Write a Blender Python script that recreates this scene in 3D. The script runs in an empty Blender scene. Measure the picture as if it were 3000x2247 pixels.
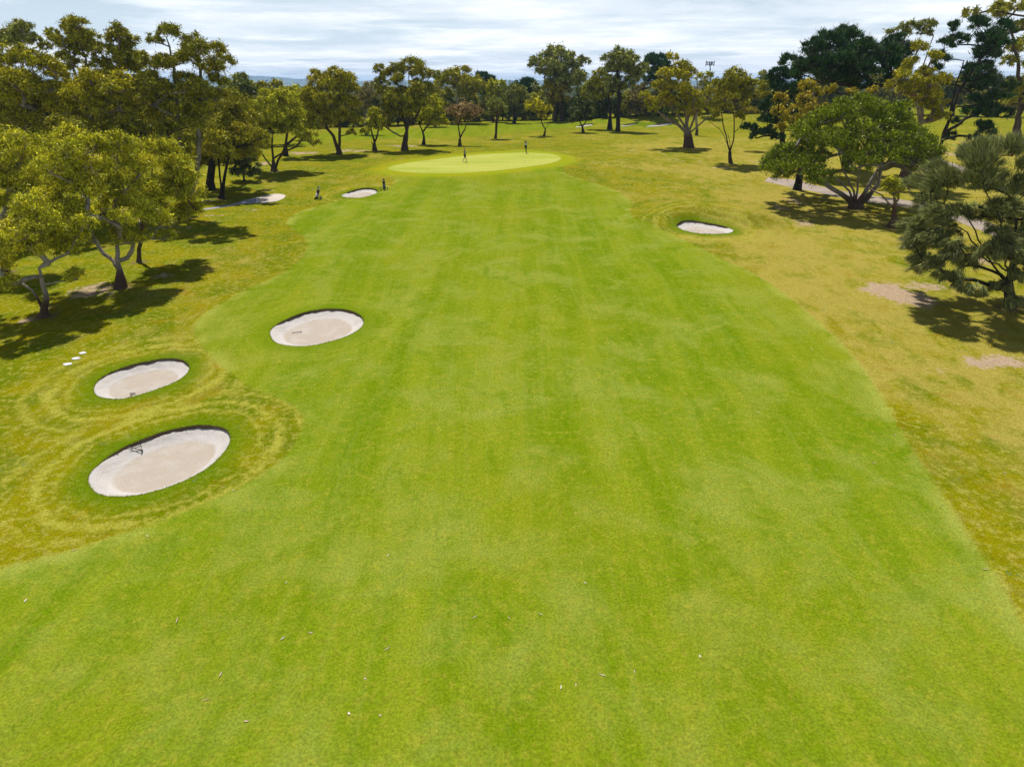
import bpy, bmesh, math, random
import numpy as np
from mathutils import Vector
from mathutils.geometry import delaunay_2d_cdt

R = math.radians
scene = bpy.context.scene
C = scene.collection

# ------------------------------------------------------------------ camera, light, exposure
CAM_H = 15.2
PITCH = math.atan(883.0 / 2000.0)
cam_d = bpy.data.cameras.new('camera')
cam_d.sensor_width = 36.0
cam_d.lens = 24.0
cam_d.clip_start = 0.5
cam_d.clip_end = 40000
cam = bpy.data.objects.new('camera', cam_d)
cam.location = (0, 0, CAM_H)
cam.rotation_euler = (math.pi / 2 - PITCH, 0, 0)
C.objects.link(cam)
scene.camera = cam

SUN_ELEV, SUN_AZ = R(64), R(-17)      # sun stands beyond the green, a little to the left
to_sun = Vector((math.sin(SUN_AZ) * math.cos(SUN_ELEV), math.cos(SUN_AZ) * math.cos(SUN_ELEV), math.sin(SUN_ELEV)))
sun_d = bpy.data.lights.new('sun', 'SUN')
sun_d.energy = 5.0
sun_d.angle = R(0.55)
sun_d.color = (1.0, 0.955, 0.87)
sun = bpy.data.objects.new('sun', sun_d)
sun.rotation_euler = to_sun.to_track_quat('Z', 'Y').to_euler()
sun.location = (0, 0, 80)
C.objects.link(sun)

vs = scene.view_settings
vs.view_transform = 'Standard'
vs.look = 'None'
vs.exposure = 0.25
vs.gamma = 1.0
vs.use_curve_mapping = False
scene.cycles.use_denoising = True
scene.cycles.denoiser = 'OPENIMAGEDENOISE'
scene.cycles.denoising_input_passes = 'RGB_ALBEDO_NORMAL'
scene.cycles.denoising_prefilter = 'NONE'
scene.cycles.max_bounces = 6
scene.cycles.diffuse_bounces = 2
scene.cycles.transmission_bounces = 4
scene.cycles.transparent_max_bounces = 4
scene.cycles.volume_bounces = 1
scene.cycles.caustics_reflective = False
scene.cycles.caustics_refractive = False


class NT:
    """small helper to wire shader nodes"""
    def __init__(self, tree):
        self.t = tree
        tree.nodes.clear()

    def __call__(self, typ, ins=None, out=0, **props):
        n = self.t.nodes.new(typ)
        for k, v in props.items():
            setattr(n, k, v)
        for k, v in (ins or {}).items():
            s = n.inputs[k]
            if isinstance(v, bpy.types.NodeSocket):
                self.t.links.new(v, s)
            else:
                s.default_value = v
        return n.outputs[out]

    def math(self, op, a, b=0.0, c=0.0, clamp=False):
        return self('ShaderNodeMath', {0: a, 1: b, 2: c}, operation=op, use_clamp=clamp)

    def mix(self, f, a, b, blend='MIX'):
        def col(v):
            return v if isinstance(v, bpy.types.NodeSocket) else (v[0], v[1], v[2], 1.0)
        n = self.t.nodes.new('ShaderNodeMix')
        n.data_type = 'RGBA'
        n.blend_type = blend
        n.clamp_factor = True
        for s, v in ((n.inputs[0], f), (n.inputs[6], col(a)), (n.inputs[7], col(b))):
            if isinstance(v, bpy.types.NodeSocket):
                self.t.links.new(v, s)
            else:
                s.default_value = v
        return n.outputs[2]

    def ramp(self, v, lo, hi, a=0.0, b=1.0, smooth=True):
        return self('ShaderNodeMapRange', {0: v, 1: lo, 2: hi, 3: a, 4: b},
                    interpolation_type='SMOOTHSTEP' if smooth else 'LINEAR', clamp=True)

    def noise(self, vec, scale, detail=3.0, rough=0.55, dist=0.0):
        return self('ShaderNodeTexNoise', {'Vector': vec, 'Scale': scale, 'Detail': detail, 'Roughness': rough,
                                           'Distortion': dist})

    def attr(self, name, out=2):
        return self('ShaderNodeAttribute', out=out, attribute_name=name)

    def vmul(self, v, s):
        return self('ShaderNodeVectorMath', {0: v, 1: s}, operation='MULTIPLY')


# ------------------------------------------------------------------ sky with a broken sheet of cloud
world = bpy.data.worlds.new('World')
scene.world = world
world.use_nodes = True
w = NT(world.node_tree)
sky = w('ShaderNodeTexSky', sky_type='NISHITA', sun_disc=False, sun_elevation=SUN_ELEV, sun_rotation=SUN_AZ,
        altitude=60.0, air_density=1.0, dust_density=0.6, ozone_density=1.2)
gen = w('ShaderNodeTexCoord', out=0)
sep_n = w.t.nodes.new('ShaderNodeSeparateXYZ')
w.t.links.new(gen, sep_n.inputs[0])
zc = w.math('MAXIMUM', sep_n.outputs[2], 0.0)
zden = w.math('ADD', zc, 0.050)
cu = w.math('DIVIDE', sep_n.outputs[0], zden)
cv = w.math('DIVIDE', sep_n.outputs[1], zden)
cxy = w('ShaderNodeCombineXYZ', {0: cu, 1: cv, 2: 3.7})
n1 = w.noise(cxy, 0.46, 8.0, 0.58, 0.35)
n2 = w.noise(w('ShaderNodeVectorMath', {0: cxy, 1: (11.3, 4.2, 0.0)}, operation='ADD'), 0.9, 7.0, 0.6, 0.2)
thick = w.ramp(n1, 0.35, 0.64)
# a cloud sheet covers more of the sky the flatter one looks through it
tau = w.math('DIVIDE', w.math('MULTIPLY', thick, 0.13), w.math('ADD', zc, 0.035))
alpha = w.math('SUBTRACT', 1.0, w.math('POWER', 2.718, w.math('MULTIPLY', tau, -1.0)), clamp=True)
shade = w.ramp(n2, 0.38, 0.66)
ccol = w.mix(shade, (12.9, 13.5, 14.4), (17.4, 17.3, 17.2))
skyb = w.mix(0.66, sky, (10.2, 12.2, 14.6))
skyh = w.mix(w.ramp(zc, 0.03, 0.20), skyb, sky)
wcol = w.mix(alpha, skyh, ccol)
bg = w('ShaderNodeBackground', {'Color': wcol, 'Strength': 0.066})
wo = w.t.nodes.new('ShaderNodeOutputWorld')
w.t.links.new(bg, wo.inputs[0])

# ------------------------------------------------------------------ photo pixel -> direction -> place on the ground
SP, CP = math.sin(PITCH), math.cos(PITCH)


def ray(px, py):
    u, v = (px - 1500.0) / 2000.0, (1123.5 - py) / 2000.0
    return np.array([u, CP + v * SP, -SP + v * CP])


def sstep(a, b, x):
    t = np.clip((x - a) / (b - a), 0, 1)
    return t * t * (3 - 2 * t)


def zg0(x, y):
    x = np.asarray(x, float)
    y = np.asarray(y, float)
    k = 6.0
    z = 4.75 - 0.044 * k * np.logaddexp(0, (108.0 - y) / k)
    z = z + 0.10 * np.sin(x * 0.11 + 0.7) * np.sin(y * 0.083 + 0.4) * sstep(5, 30, y) * (1 - sstep(300, 400, y))
    # low bank that carries the far bunkers
    z = z + 2.6 * sstep(178, 200, y - 0.06 * x) * sstep(8, 40, x) * (1 - sstep(70, 105, x)) * (1 - sstep(230, 330, y))
    z = z - 24.0 * sstep(420, 2400, y)
    return z


def hit(px, py, f):
    d = ray(px, py)
    t, prev = 4.0, 4.0
    while t < 30000:
        p = d * t
        if CAM_H + p[2] < float(f(p[0], p[1])):
            break
        prev = t
        t *= 1.02
    lo, hi = prev, t
    for _ in range(40):
        m = 0.5 * (lo + hi)
        p = d * m
        if CAM_H + p[2] < float(f(p[0], p[1])):
            hi = m
        else:
            lo = m
    p = d * hi
    return np.array([p[0], p[1]])


GC = hit(1392, 478, zg0)
GW = abs(hit(1640, 470, zg0)[0] - hit(1140, 492, zg0)[0]) / 2
MB = hit(2065, 668, zg0)
MA = abs(hit(2149, 672, zg0)[0] - hit(1983, 664, zg0)[0]) / 2
MD = abs(hit(2065, 647, zg0)[1] - hit(2065, 686, zg0)[1]) / 2


def zg(x, y):
    x = np.asarray(x, float)
    y = np.asarray(y, float)
    z = zg0(x, y)
    d = np.sqrt(((x - GC[0]) / (GW * 1.05)) ** 2 + ((y - GC[1]) / 17.0) ** 2)
    z = z + 0.45 * (1 - sstep(0.95, 1.45, d))
    dx, dyy = x - MB[0], y - MB[1]
    q = np.sqrt((dx / MA) ** 2 + (dyy / MD) ** 2)
    q2 = np.sqrt(((dx - 0.8) / (MA * 1.75)) ** 2 + (dyy / (MD + 3.6)) ** 2)
    far_side = sstep(-0.5, 1.5, dyy)
    z = z + 1.15 * sstep(1.0, 1.9, q) * far_side * (1 - sstep(0.95, 2.1, q2)) * (0.55 + 0.45 * sstep(-6, 0, dx))
    return z


def g2(px, py):
    return hit(px, py, zg)


def g3(px, py):
    p = hit(px, py, zg)
    return np.array([p[0], p[1], float(zg(p[0], p[1]))])


def plane_pt(px, py, yb):
    """the point seen at a pixel on the upright plane at distance yb, and metres per pixel there"""
    d = ray(px, py)
    t = yb / d[1]
    return np.array([d[0] * t, yb, CAM_H + d[2] * t]), t / 2000.0


# ------------------------------------------------------------------ object helpers
def tag(o, label=None, cat=None, group=None, kind=None):
    if label:
        o['label'] = label
    if cat:
        o['category'] = cat
    if group:
        o['group'] = group
    if kind:
        o['kind'] = kind
    return o


def empty(name, loc, label=None, cat=None, group=None):
    o = bpy.data.objects.new(name, None)
    o.empty_display_size = 0.3
    o.location = [float(v) for v in loc]
    C.objects.link(o)
    return tag(o, label, cat, group)


def mesh_obj(name, verts, faces, mat, parent=None, smooth=False):
    me = bpy.data.meshes.new(name)
    me.from_pydata([tuple(float(c) for c in v) for v in verts], [], [tuple(f) for f in faces])
    me.materials.append(mat)
    if smooth:
        me.polygons.foreach_set('use_smooth', np.ones(len(me.polygons), dtype=bool))
    me.update()
    o = bpy.data.objects.new(name, me)
    C.objects.link(o)
    if parent is not None:
        o.parent = parent
    return o


def fast_mesh(name, V, F, mat, parent=None, attrs=None, smooth=False):
    """V (n,3), F (m,k) arrays"""
    V = np.ascontiguousarray(V, dtype=np.float32)
    F = np.ascontiguousarray(F, dtype=np.int32)
    me = bpy.data.meshes.new(name)
    me.vertices.add(len(V))
    me.vertices.foreach_set('co', V.ravel())
    k = F.shape[1]
    me.loops.add(F.size)
    me.loops.foreach_set('vertex_index', F.ravel())
    me.polygons.add(len(F))
    me.polygons.foreach_set('loop_start', np.arange(0, F.size, k, dtype=np.int32))
    if smooth:
        me.polygons.foreach_set('use_smooth', np.ones(len(F), dtype=bool))
    for an, a in (attrs or {}).items():
        a = np.ascontiguousarray(a, dtype=np.float32)
        if a.ndim == 1:
            at = me.attributes.new(an, 'FLOAT', 'POINT')
            at.data.foreach_set('value', a)
        else:
            at = me.attributes.new(an, 'FLOAT_VECTOR', 'POINT')
            at.data.foreach_set('vector', a.ravel())
    me.update(calc_edges=True)
    me.materials.append(mat)
    o = bpy.data.objects.new(name, me)
    C.objects.link(o)
    if parent is not None:
        o.parent = parent
    return o


def new_mat(name):
    m = bpy.data.materials.new(name)
    m.use_nodes = True
    return m, NT(m.node_tree)


def finish(nt, shader, disp=None):
    o = nt.t.nodes.new('ShaderNodeOutputMaterial')
    nt.t.links.new(shader, o.inputs[0])


def simple_mat(name, col, rough=0.8, var=0.15, scale=8.0, spec=0.3, metal=0.0):
    m, n = new_mat(name)
    tc = n('ShaderNodeTexCoord', out=3)
    nz = n.noise(tc, scale, 4.0)
    c = n.mix(nz, [v * (1 - var) for v in col], [v * (1 + var) for v in col])
    b = n('ShaderNodeBsdfPrincipled', {'Base Color': c, 'Roughness': rough, 'Specular IOR Level': spec, 'Metallic': metal})
    finish(n, b)
    return m


# ------------------------------------------------------------------ ground materials
def grass_material():
    m, n = new_mat('turf')
    pos = n('ShaderNodeNewGeometry', out=0)
    fw, gr, bk = n.attr('sd_fairway'), n.attr('sd_green'), n.attr('d_bunker')
    dirt, dry, ff = n.attr('dirt'), n.attr('dry'), n.attr('sd_far')
    big = n.noise(pos, 0.07, 3.0)
    mid = n.noise(pos, 0.34, 5.0, 0.6, 0.4)
    mid2 = n.noise(n.vmul(pos, (1.0, 0.55, 1.0)), 0.75, 5.0, 0.62, 0.6)
    small = n.noise(pos, 3.2, 5.0, 0.65)
    fine = n.noise(pos, 13.0, 4.0, 0.7)
    blade = n.noise(n.vmul(pos, (1.0, 0.6, 1.0)), 34.0, 2.0, 0.6)
    # mower passes run towards the green
    bend = n('ShaderNodeVectorMath', {0: pos, 1: n.vmul(n('ShaderNodeTexNoise', {'Vector': pos, 'Scale': 0.05, 'Detail': 1.0}, out=1), (3.0, 0.0, 0.0))}, operation='ADD')
    strk = n.noise(n.vmul(bend, (0.55, 0.030, 0.2)), 1.0, 4.0, 0.62)
    strk2 = n.noise(n.vmul(bend, (2.6, 0.10, 0.2)), 1.0, 3.0, 0.6)
    # fairway
    f1 = n.mix(n.ramp(strk, 0.34, 0.66), (0.098, 0.172, 0.005), (0.156, 0.216, 0.018))
    f2 = n.mix(n.math('MULTIPLY', n.ramp(mid, 0.42, 0.70), 0.85), f1, (0.180, 0.238, 0.060))
    f3 = n.mix(n.math('MULTIPLY', n.ramp(mid2, 0.50, 0.74), 0.70), f2, (0.082, 0.160, 0.003))
    f4 = n.mix(n.math('MULTIPLY', n.ramp(strk2, 0.48, 0.74), 0.26), f3, (0.190, 0.245, 0.065))
    f5 = n.mix(n.math('MULTIPLY', n.ramp(big, 0.45, 0.65), 0.30), f4, (0.175, 0.205, 0.012))
    f6 = n.mix(n.math('MULTIPLY', n.ramp(small, 0.46, 0.72), 0.55), f5, (0.235, 0.245, 0.045))
    # rough
    r1 = n.mix(n.ramp(mid, 0.36, 0.62), (0.125, 0.170, 0.004), (0.225, 0.215, 0.006))
    r2 = n.mix(n.math('MULTIPLY', n.ramp(mid2, 0.50, 0.70), 0.6), r1, (0.085, 0.145, 0.004))
    drym = n.math('ADD', n.math('MULTIPLY', dry, 0.50), n.math('ADD', n.math('MULTIPLY', n.math('SUBTRACT', mid2, 0.5), 1.9), n.math('MULTIPLY', n.math('SUBTRACT', big, 0.5), 1.4)))
    r3 = n.mix(n.ramp(drym, 0.10, 0.78, 0.0, 0.85), r2, (0.375, 0.305, 0.125))
    orange = n.noise(n('ShaderNodeVectorMath', {0: pos, 1: (31.0, 7.0, 0.0)}, operation='ADD'), 0.42, 4.0, 0.6, 0.5)
    r4 = n.mix(n.math('MULTIPLY', n.ramp(orange, 0.55, 0.72), 0.55), r3, (0.250, 0.165, 0.006))
    r5 = n.mix(n.math('MULTIPLY', n.ramp(small, 0.46, 0.68), 0.70), r4, (0.370, 0.345, 0.130))
    # mower rings round the bunkers
    wob = n.math('ADD', bk, n.math('MULTIPLY', n.math('SUBTRACT', mid, 0.5), 1.3))
    b1 = n.ramp(n.math('ABSOLUTE', n.math('SUBTRACT', wob, 1.95)), 0.42, 0.02)
    b2 = n.math('MULTIPLY', n.ramp(n.math('ABSOLUTE', n.math('SUBTRACT', wob, 1.25)), 0.20, 0.02), 0.7)
    b3 = n.math('MULTIPLY', n.ramp(n.math('ABSOLUTE', n.math('SUBTRACT', wob, 3.0)), 0.35, 0.02), 0.6)
    rmask = n.math('MAXIMUM', b1, n.math('MAXIMUM', b2, b3))
    rmask = n.math('MULTIPLY', rmask, n.ramp(n.math('ADD', small, n.math('MULTIPLY', mid2, 0.7)), 0.62, 0.95))
    r6 = n.mix(n.math('MULTIPLY', rmask, 0.90), r5, (0.360, 0.350, 0.095))
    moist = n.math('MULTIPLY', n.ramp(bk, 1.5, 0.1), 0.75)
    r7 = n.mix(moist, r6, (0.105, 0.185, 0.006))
    f7 = n.mix(n.math('MULTIPLY', rmask, 0.30), f6, (0.215, 0.260, 0.055))
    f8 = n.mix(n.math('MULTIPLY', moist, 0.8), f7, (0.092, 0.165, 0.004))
    # a second fairway beyond the green
    far_m = n.ramp(n.math('ADD', ff, n.math('MULTIPLY', n.math('SUBTRACT', mid, 0.5), 5.0)), -2.5, 2.5)
    farc = n.mix(n.ramp(strk, 0.35, 0.65), (0.150, 0.215, 0.012), (0.215, 0.250, 0.028))
    r8 = n.mix(n.math('MULTIPLY', far_m, 0.9), r7, farc)
    # edge of the mown fairway, with a paler rim
    fe = n.math('ADD', fw, n.math('MULTIPLY', n.math('SUBTRACT', small, 0.5), 0.55))
    fm = n.ramp(fe, -0.12, 0.16)
    r8 = n.mix(1.0, r8, (0.80, 0.78, 0.38), 'MULTIPLY')
    f8 = n.mix(1.0, f8, (1.05, 0.95, 0.50), 'MULTIPLY')
    base = n.mix(fm, r8, f8)
    rim = n.math('MULTIPLY', n.ramp(fe, -0.25, 0.0), n.ramp(fe, 0.9, 0.15))
    base = n.mix(n.math('MULTIPLY', rim, n.math('MULTIPLY', n.ramp(mid, 0.40, 0.62), 0.36)), base, (0.300, 0.310, 0.060))
    # collar and putting green
    ge = n.math('ADD', gr, n.math('MULTIPLY', n.math('SUBTRACT', small, 0.5), 0.4))
    collar = n.math('MULTIPLY', n.ramp(ge, -4.2, -1.0), n.ramp(ge, 0.3, -0.2))
    base = n.mix(n.math('MULTIPLY', collar, 0.75), base, n.mix(n.ramp(mid, 0.4, 0.6), (0.235, 0.275, 0.008), (0.260, 0.250, 0.006)))
    gcol = n.mix(n.ramp(n.noise(n.vmul(pos, (0.10, 0.45, 1.0)), 1.0, 4.0), 0.35, 0.65), (0.285, 0.320, 0.050), (0.350, 0.360, 0.075))
    base = n.mix(n.ramp(ge, -0.15, 0.2), base, gcol)
    # bare soil and leaf litter
    dm = n.math('ADD', dirt, n.math('MULTIPLY', n.math('SUBTRACT', mid2, 0.5), 1.9))
    dm = n.math('ADD', dm, n.math('MULTIPLY', n.math('SUBTRACT', small, 0.5), 1.5))
    scol = n.mix(small, (0.250, 0.165, 0.095), (0.420, 0.325, 0.225))
    dfac = n.math('MULTIPLY', n.ramp(dm, 0.28, 0.75), n.ramp(dirt, 0.02, 0.15))
    base = n.mix(dfac, base, scol)
    lit = n.math('ADD', n.attr('litter'), n.math('MULTIPLY', n.math('SUBTRACT', small, 0.5), 1.5))
    base = n.mix(n.math('MULTIPLY', n.ramp(lit, 0.30, 0.85), 0.85), base, n.mix(fine, (0.085, 0.052, 0.030), (0.230, 0.150, 0.095)))
    # blades, thatch and weeds
    fsum = n.math('MULTIPLY_ADD', n.math('SUBTRACT', fine, 0.5), 1.7, 1.0)
    base = n.mix(1.0, base, n('ShaderNodeCombineColor', {0: fsum, 1: fsum, 2: fsum}), 'MULTIPLY')
    roughm = n.math('MULTIPLY', n.math('SUBTRACT', 1.0, fm), n.ramp(gr, 0.0, -1.0))
    weed = n.noise(n('ShaderNodeVectorMath', {0: pos, 1: (5.0, 91.0, 0.0)}, operation='ADD'), 1.7, 3.0, 0.6, 0.8)
    base = n.mix(n.math('MULTIPLY', n.ramp(weed, 0.66, 0.74), n.math('MULTIPLY', roughm, 0.65)), base, (0.110, 0.165, 0.055))
    bsum = n.math('MULTIPLY_ADD', n.math('SUBTRACT', blade, 0.5), 1.9, 1.0)
    base = n.mix(n.math('MULTIPLY_ADD', roughm, 0.6, 0.3), base, n.mix(1.0, base, n('ShaderNodeCombineColor', {0: bsum, 1: bsum, 2: bsum}), 'MULTIPLY'))
    hgt = n.math('ADD', n.math('MULTIPLY', fine, 0.6), n.math('ADD', n.math('MULTIPLY', small, 0.7), n.math('MULTIPLY', blade, 0.4)))
    bump = n('ShaderNodeBump', {'Strength': n.math('MULTIPLY_ADD', roughm, 0.55, 0.25), 'Distance': 0.05, 'Height': hgt})
    b = n('ShaderNodeBsdfPrincipled', {'Base Color': base, 'Roughness': 0.95, 'Specular IOR Level': 0.0, 'Normal': bump})
    finish(n, b)
    return m


def ground_patch_mat(name, a, b_, spk):
    m, n = new_mat(name)
    pos = n('ShaderNodeNewGeometry', out=0)
    big = n.noise(pos, 0.5, 5.0, 0.6, 0.5)
    fine = n.noise(pos, 9.0, 5.0, 0.7)
    c = n.mix(n.ramp(big, 0.35, 0.65), a, b_)
    c = n.mix(n.math('MULTIPLY', n.ramp(fine, 0.5, 0.75), 0.6), c, spk)
    bump = n('ShaderNodeBump', {'Strength': 0.5, 'Distance': 0.03, 'Height': fine})
    finish(n, n('ShaderNodeBsdfPrincipled', {'Base Color': c, 'Roughness': 0.93, 'Specular IOR Level': 0.15, 'Normal': bump}))
    return m


def sand_material():
    m, n = new_mat('bunker_sand')
    pos = n('ShaderNodeNewGeometry', out=0)
    st = n.attr('rim')
    mid = n.noise(pos, 0.9, 5.0, 0.6, 0.4)
    fine = n.noise(pos, 8.0, 6.0, 0.75)
    speck = n.noise(pos, 26.0, 3.0, 0.7)
    edge = n.math('ADD', st, n.math('MULTIPLY', n.math('SUBTRACT', mid, 0.5), 0.10))
    c = n.mix(n.ramp(edge, 0.68, 0.78), (0.380, 0.320, 0.262), (0.500, 0.465, 0.435))
    c = n.mix(n.math('MULTIPLY', n.ramp(mid, 0.45, 0.68), 0.6), c, (0.440, 0.400, 0.360))
    rk = n('ShaderNodeTexWave', {'Vector': n('ShaderNodeCombineXYZ', {0: n.math('ADD', st, n.math('MULTIPLY', mid, 0.06)), 1: 0.0, 2: 0.0}),
                                 'Scale': 9.0, 'Distortion': 3.5, 'Detail': 2.0}, out=1, wave_type='BANDS', bands_direction='X')
    c = n.mix(n.math('MULTIPLY', n.math('MULTIPLY', rk, n.ramp(fine, 0.35, 0.65)), 0.10), c, (0.58, 0.55, 0.52))
    pit = n.ramp(edge, 0.70, 0.92)
    c = n.mix(n.math('MULTIPLY', n.ramp(speck, 0.62, 0.72), n.math('MULTIPLY_ADD', pit, 0.45, 0.12)), c, (0.290, 0.245, 0.200))
    h = n.math('ADD', n.math('MULTIPLY', fine, 0.7), n.math('ADD', n.math('MULTIPLY', rk, 0.10), n.math('MULTIPLY', n.math('MULTIPLY', speck, pit), 0.9)))
    bump = n('ShaderNodeBump', {'Strength': 0.75, 'Distance': 0.07, 'Height': h})
    finish(n, n('ShaderNodeBsdfPrincipled', {'Base Color': c, 'Roughness': 0.95, 'Specular IOR Level': 0.1, 'Normal': bump}))
    return m


M_TURF = grass_material()
M_SAND = sand_material()
M_ASPH = ground_patch_mat('path_asphalt', (0.235, 0.235, 0.265), (0.285, 0.285, 0.310), (0.18, 0.18, 0.20))
M_CONC = ground_patch_mat('path_concrete', (0.445, 0.385, 0.325), (0.500, 0.440, 0.375), (0.37, 0.32, 0.27))
M_GRAV = ground_patch_mat('path_gravel', (0.255, 0.205, 0.165), (0.330, 0.270, 0.225), (0.20, 0.155, 0.12))
M_LIP = ground_patch_mat('bunker_lip_soil', (0.105, 0.075, 0.045), (0.165, 0.115, 0.065), (0.07, 0.05, 0.03))
M_KERB = simple_mat('concrete_edge', (0.56, 0.54, 0.50), 0.9)


# ------------------------------------------------------------------ outlines traced on the ground
def smooth_closed(P, step):
    """closed Catmull-Rom through ground points, resampled"""
    P = np.asarray(P, float)
    n = len(P)
    out = []
    for i in range(n):
        p0, p1, p2, p3 = P[i - 1], P[i], P[(i + 1) % n], P[(i + 2) % n]
        k = max(2, int(np.linalg.norm(p2 - p1) / step))
        for t in np.arange(k) / k:
            out.append(0.5 * ((2 * p1) + (-p0 + p2) * t + (2 * p0 - 5 * p1 + 4 * p2 - p3) * t * t + (-p0 + 3 * p1 - 3 * p2 + p3) * t ** 3))
    return np.array(out)


def outline(pix, step, off=(0, 0), sc=1.0, smooth=True):
    P = [g2(off[0] + x / sc, off[1] + y / sc) for x, y in pix]
    return smooth_closed(P, step) if smooth else np.array(P)


FV = 2212.0 / 3000.0
fair_px = [(0, 1228), (150, 1190), (300, 1140), (420, 1095), (520, 1050), (600, 1000), (640, 950), (655, 912), (640, 880),
           (590, 856), (540, 838), (490, 800), (455, 770), (427, 735), (418, 705), (440, 680), (480, 655), (540, 622), (600, 595),
           (648, 562), (664, 532), (650, 506), (626, 490), (622, 476), (650, 457), (700, 442), (745, 432), (800, 422), (836, 410), (852, 396),
           (848, 382), (826, 370), (836, 360), (900, 346), (1000, 333), (1100, 326), (1180, 326), (1232, 337), (1240, 350), (1215, 362), (1222, 376),
           (1290, 398), (1340, 418), (1364, 440), (1360, 458), (1376, 474), (1420, 492), (1480, 520), (1560, 560), (1640, 598), (1700, 640),
           (1760, 690), (1820, 745), (1880, 820), (1930, 900), (1970, 970), (2004, 1020), (2060, 1110), (2120, 1195), (2180, 1290),
           (2212, 1350)]
fair_w = [g2(x / FV, y / FV) for x, y in fair_px]
wa, wb = fair_w[0] - fair_w[2], fair_w[-1] - fair_w[-3]
fair_w = [fair_w[0] + wa * 5, fair_w[0] + wa * 1.5] + fair_w + [fair_w[-1] + wb * 1.2, fair_w[-1] + wb * 3.2]
FAIR = smooth_closed(fair_w, 0.7)
i0 = int(np.argmin(np.linalg.norm(FAIR - fair_w[-1], axis=1)))
FAIR = np.vstack([FAIR[:i0 + 1], [[34.0, -38.0], [-70.0, -38.0]]])      # the fairway runs on under the camera
GREEN = outline([(838, 363), (880, 352), (950, 343), (1050, 333), (1140, 330), (1195, 334), (1212, 342), (1190, 353), (1100, 366), (1000, 374), (900, 374), (850, 369)], 0.8, sc=FV)
FARF = outline([(880, 432), (1000, 413), (1200, 406), (1400, 398), (1560, 384), (1680, 372), (1800, 356), (1850, 352), (1760, 350), (1600, 355), (1400, 364), (1200, 377), (1000, 388), (890, 398)], 3.0)
ZA = 2212 / 950.0
ZB = 2212 / 300.0
ZF = 2212 / 600.0
BUNK = [
    dict(px=[(137, 1285), (160, 1235), (220, 1180), (290, 1125), (370, 1077), (460, 1036), (560, 996), (660, 963), (760, 940), (850, 925), (920, 921), (1000, 926), (1060, 941), (1095, 970), (1104, 1020), (1080, 1080), (1030, 1140), (960, 1205), (860, 1265), (750, 1315), (640, 1355), (520, 1388), (400, 1405), (280, 1405), (200, 1385), (152, 1342)],
         off=(200, 850), sc=ZA, step=0.22, drop=0.15, depth=0.34, label='largest oval sand bunker with two stacked rakes in the rough beside the fairway'),
    dict(px=[(176, 690), (182, 650), (210, 612), (260, 577), (330, 545), (430, 512), (540, 487), (640, 470), (720, 467), (780, 479), (815, 503), (825, 530), (812, 565), (780, 595), (720, 630), (640, 663), (560, 690), (470, 718), (390, 738), (310, 743), (240, 735), (195, 718)],
         off=(200, 850), sc=ZA, step=0.22, drop=0.13, depth=0.32, label='oval tan sand bunker beside the stepping stones, a T-shaped rake on its sand'),
    dict(px=[(1378, 300), (1386, 266), (1430, 230), (1500, 195), (1590, 160), (1680, 138), (1770, 128), (1860, 130), (1930, 143), (1985, 168), (2012, 200), (2010, 235), (1980, 270), (1920, 305), (1840, 335), (1740, 362), (1640, 380), (1540, 382), (1450, 370), (1400, 345)],
         off=(200, 850), sc=ZA, step=0.22, drop=0.15, depth=0.32, label='oval sand bunker set wholly inside the mown fairway, with one rake'),
    dict(px=[(885, 540), (930, 515), (1020, 475), (1130, 435), (1250, 405), (1380, 388), (1500, 385), (1590, 395), (1650, 430), (1665, 465), (1620, 505), (1530, 540), (1420, 570), (1280, 588), (1130, 590), (1000, 585), (920, 565)],
         off=(880, 500), sc=ZB, step=0.3, drop=0.15, depth=0.26, label='small sand bunker between the two golf trolleys'),
    dict(px=[(240, 545), (260, 490), (330, 447), (430, 422), (560, 415), (700, 432), (850, 460), (1000, 485), (1150, 512), (1280, 545), (1380, 580), (1450, 610), (1470, 635), (1440, 665), (1350, 690), (1200, 708), (1000, 712), (800, 705), (620, 685), (460, 650), (340, 605)],
         off=(1950, 590), sc=ZB, step=0.3, drop=0.17, depth=0.30, label='sand bunker under a curved grassy bank near the spreading tree'),
    dict(px=[(685, 266), (760, 244), (870, 230), (874, 244), (800, 262), (720, 271)],
         off=(1500, 300), sc=ZF, step=0.8, drop=0.22, depth=0.2, label='thin far bunker behind the small dark tree at the next green'),
    dict(px=[(1165, 256), (1250, 238), (1362, 217), (1360, 228), (1290, 250), (1215, 263)],
         off=(1500, 300), sc=ZF, step=0.8, drop=0.28, depth=0.2, label='narrow far bunker cut in the bank beside the twin dark trunks'),
    dict(px=[(1445, 262), (1560, 236), (1660, 217), (1750, 213), (1765, 225), (1680, 250), (1570, 262), (1480, 267)],
         off=(1500, 300), sc=ZF, step=0.8, drop=0.30, depth=0.2, label='broad far bunker cut in the bank behind the thick-trunked gum'),
]
for b in BUNK:
    b['out'] = outline(b['px'], b['step'], b['off'], b['sc'])
ZP = 2212 / 350.0
PAD = outline([(1296, 372), (1400, 338), (1500, 318), (1600, 305), (1700, 305), (1780, 318), (1815, 345), (1780, 385), (1700, 425), (1600, 452), (1480, 470), (1380, 476), (1284, 481)], 0.4, (550, 520), ZP, smooth=False)
ASPH = outline([(1288, 374), (1180, 392), (1060, 415), (930, 465), (760, 505), (560, 540), (330, 572), (0, 625), (-400, 700), (-900, 800),
                (-900, 860), (-400, 750), (0, 668), (330, 602), (560, 572), (760, 540), (930, 508), (1100, 493), (1276, 482)], 0.4, (550, 520), ZP, smooth=False)
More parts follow.
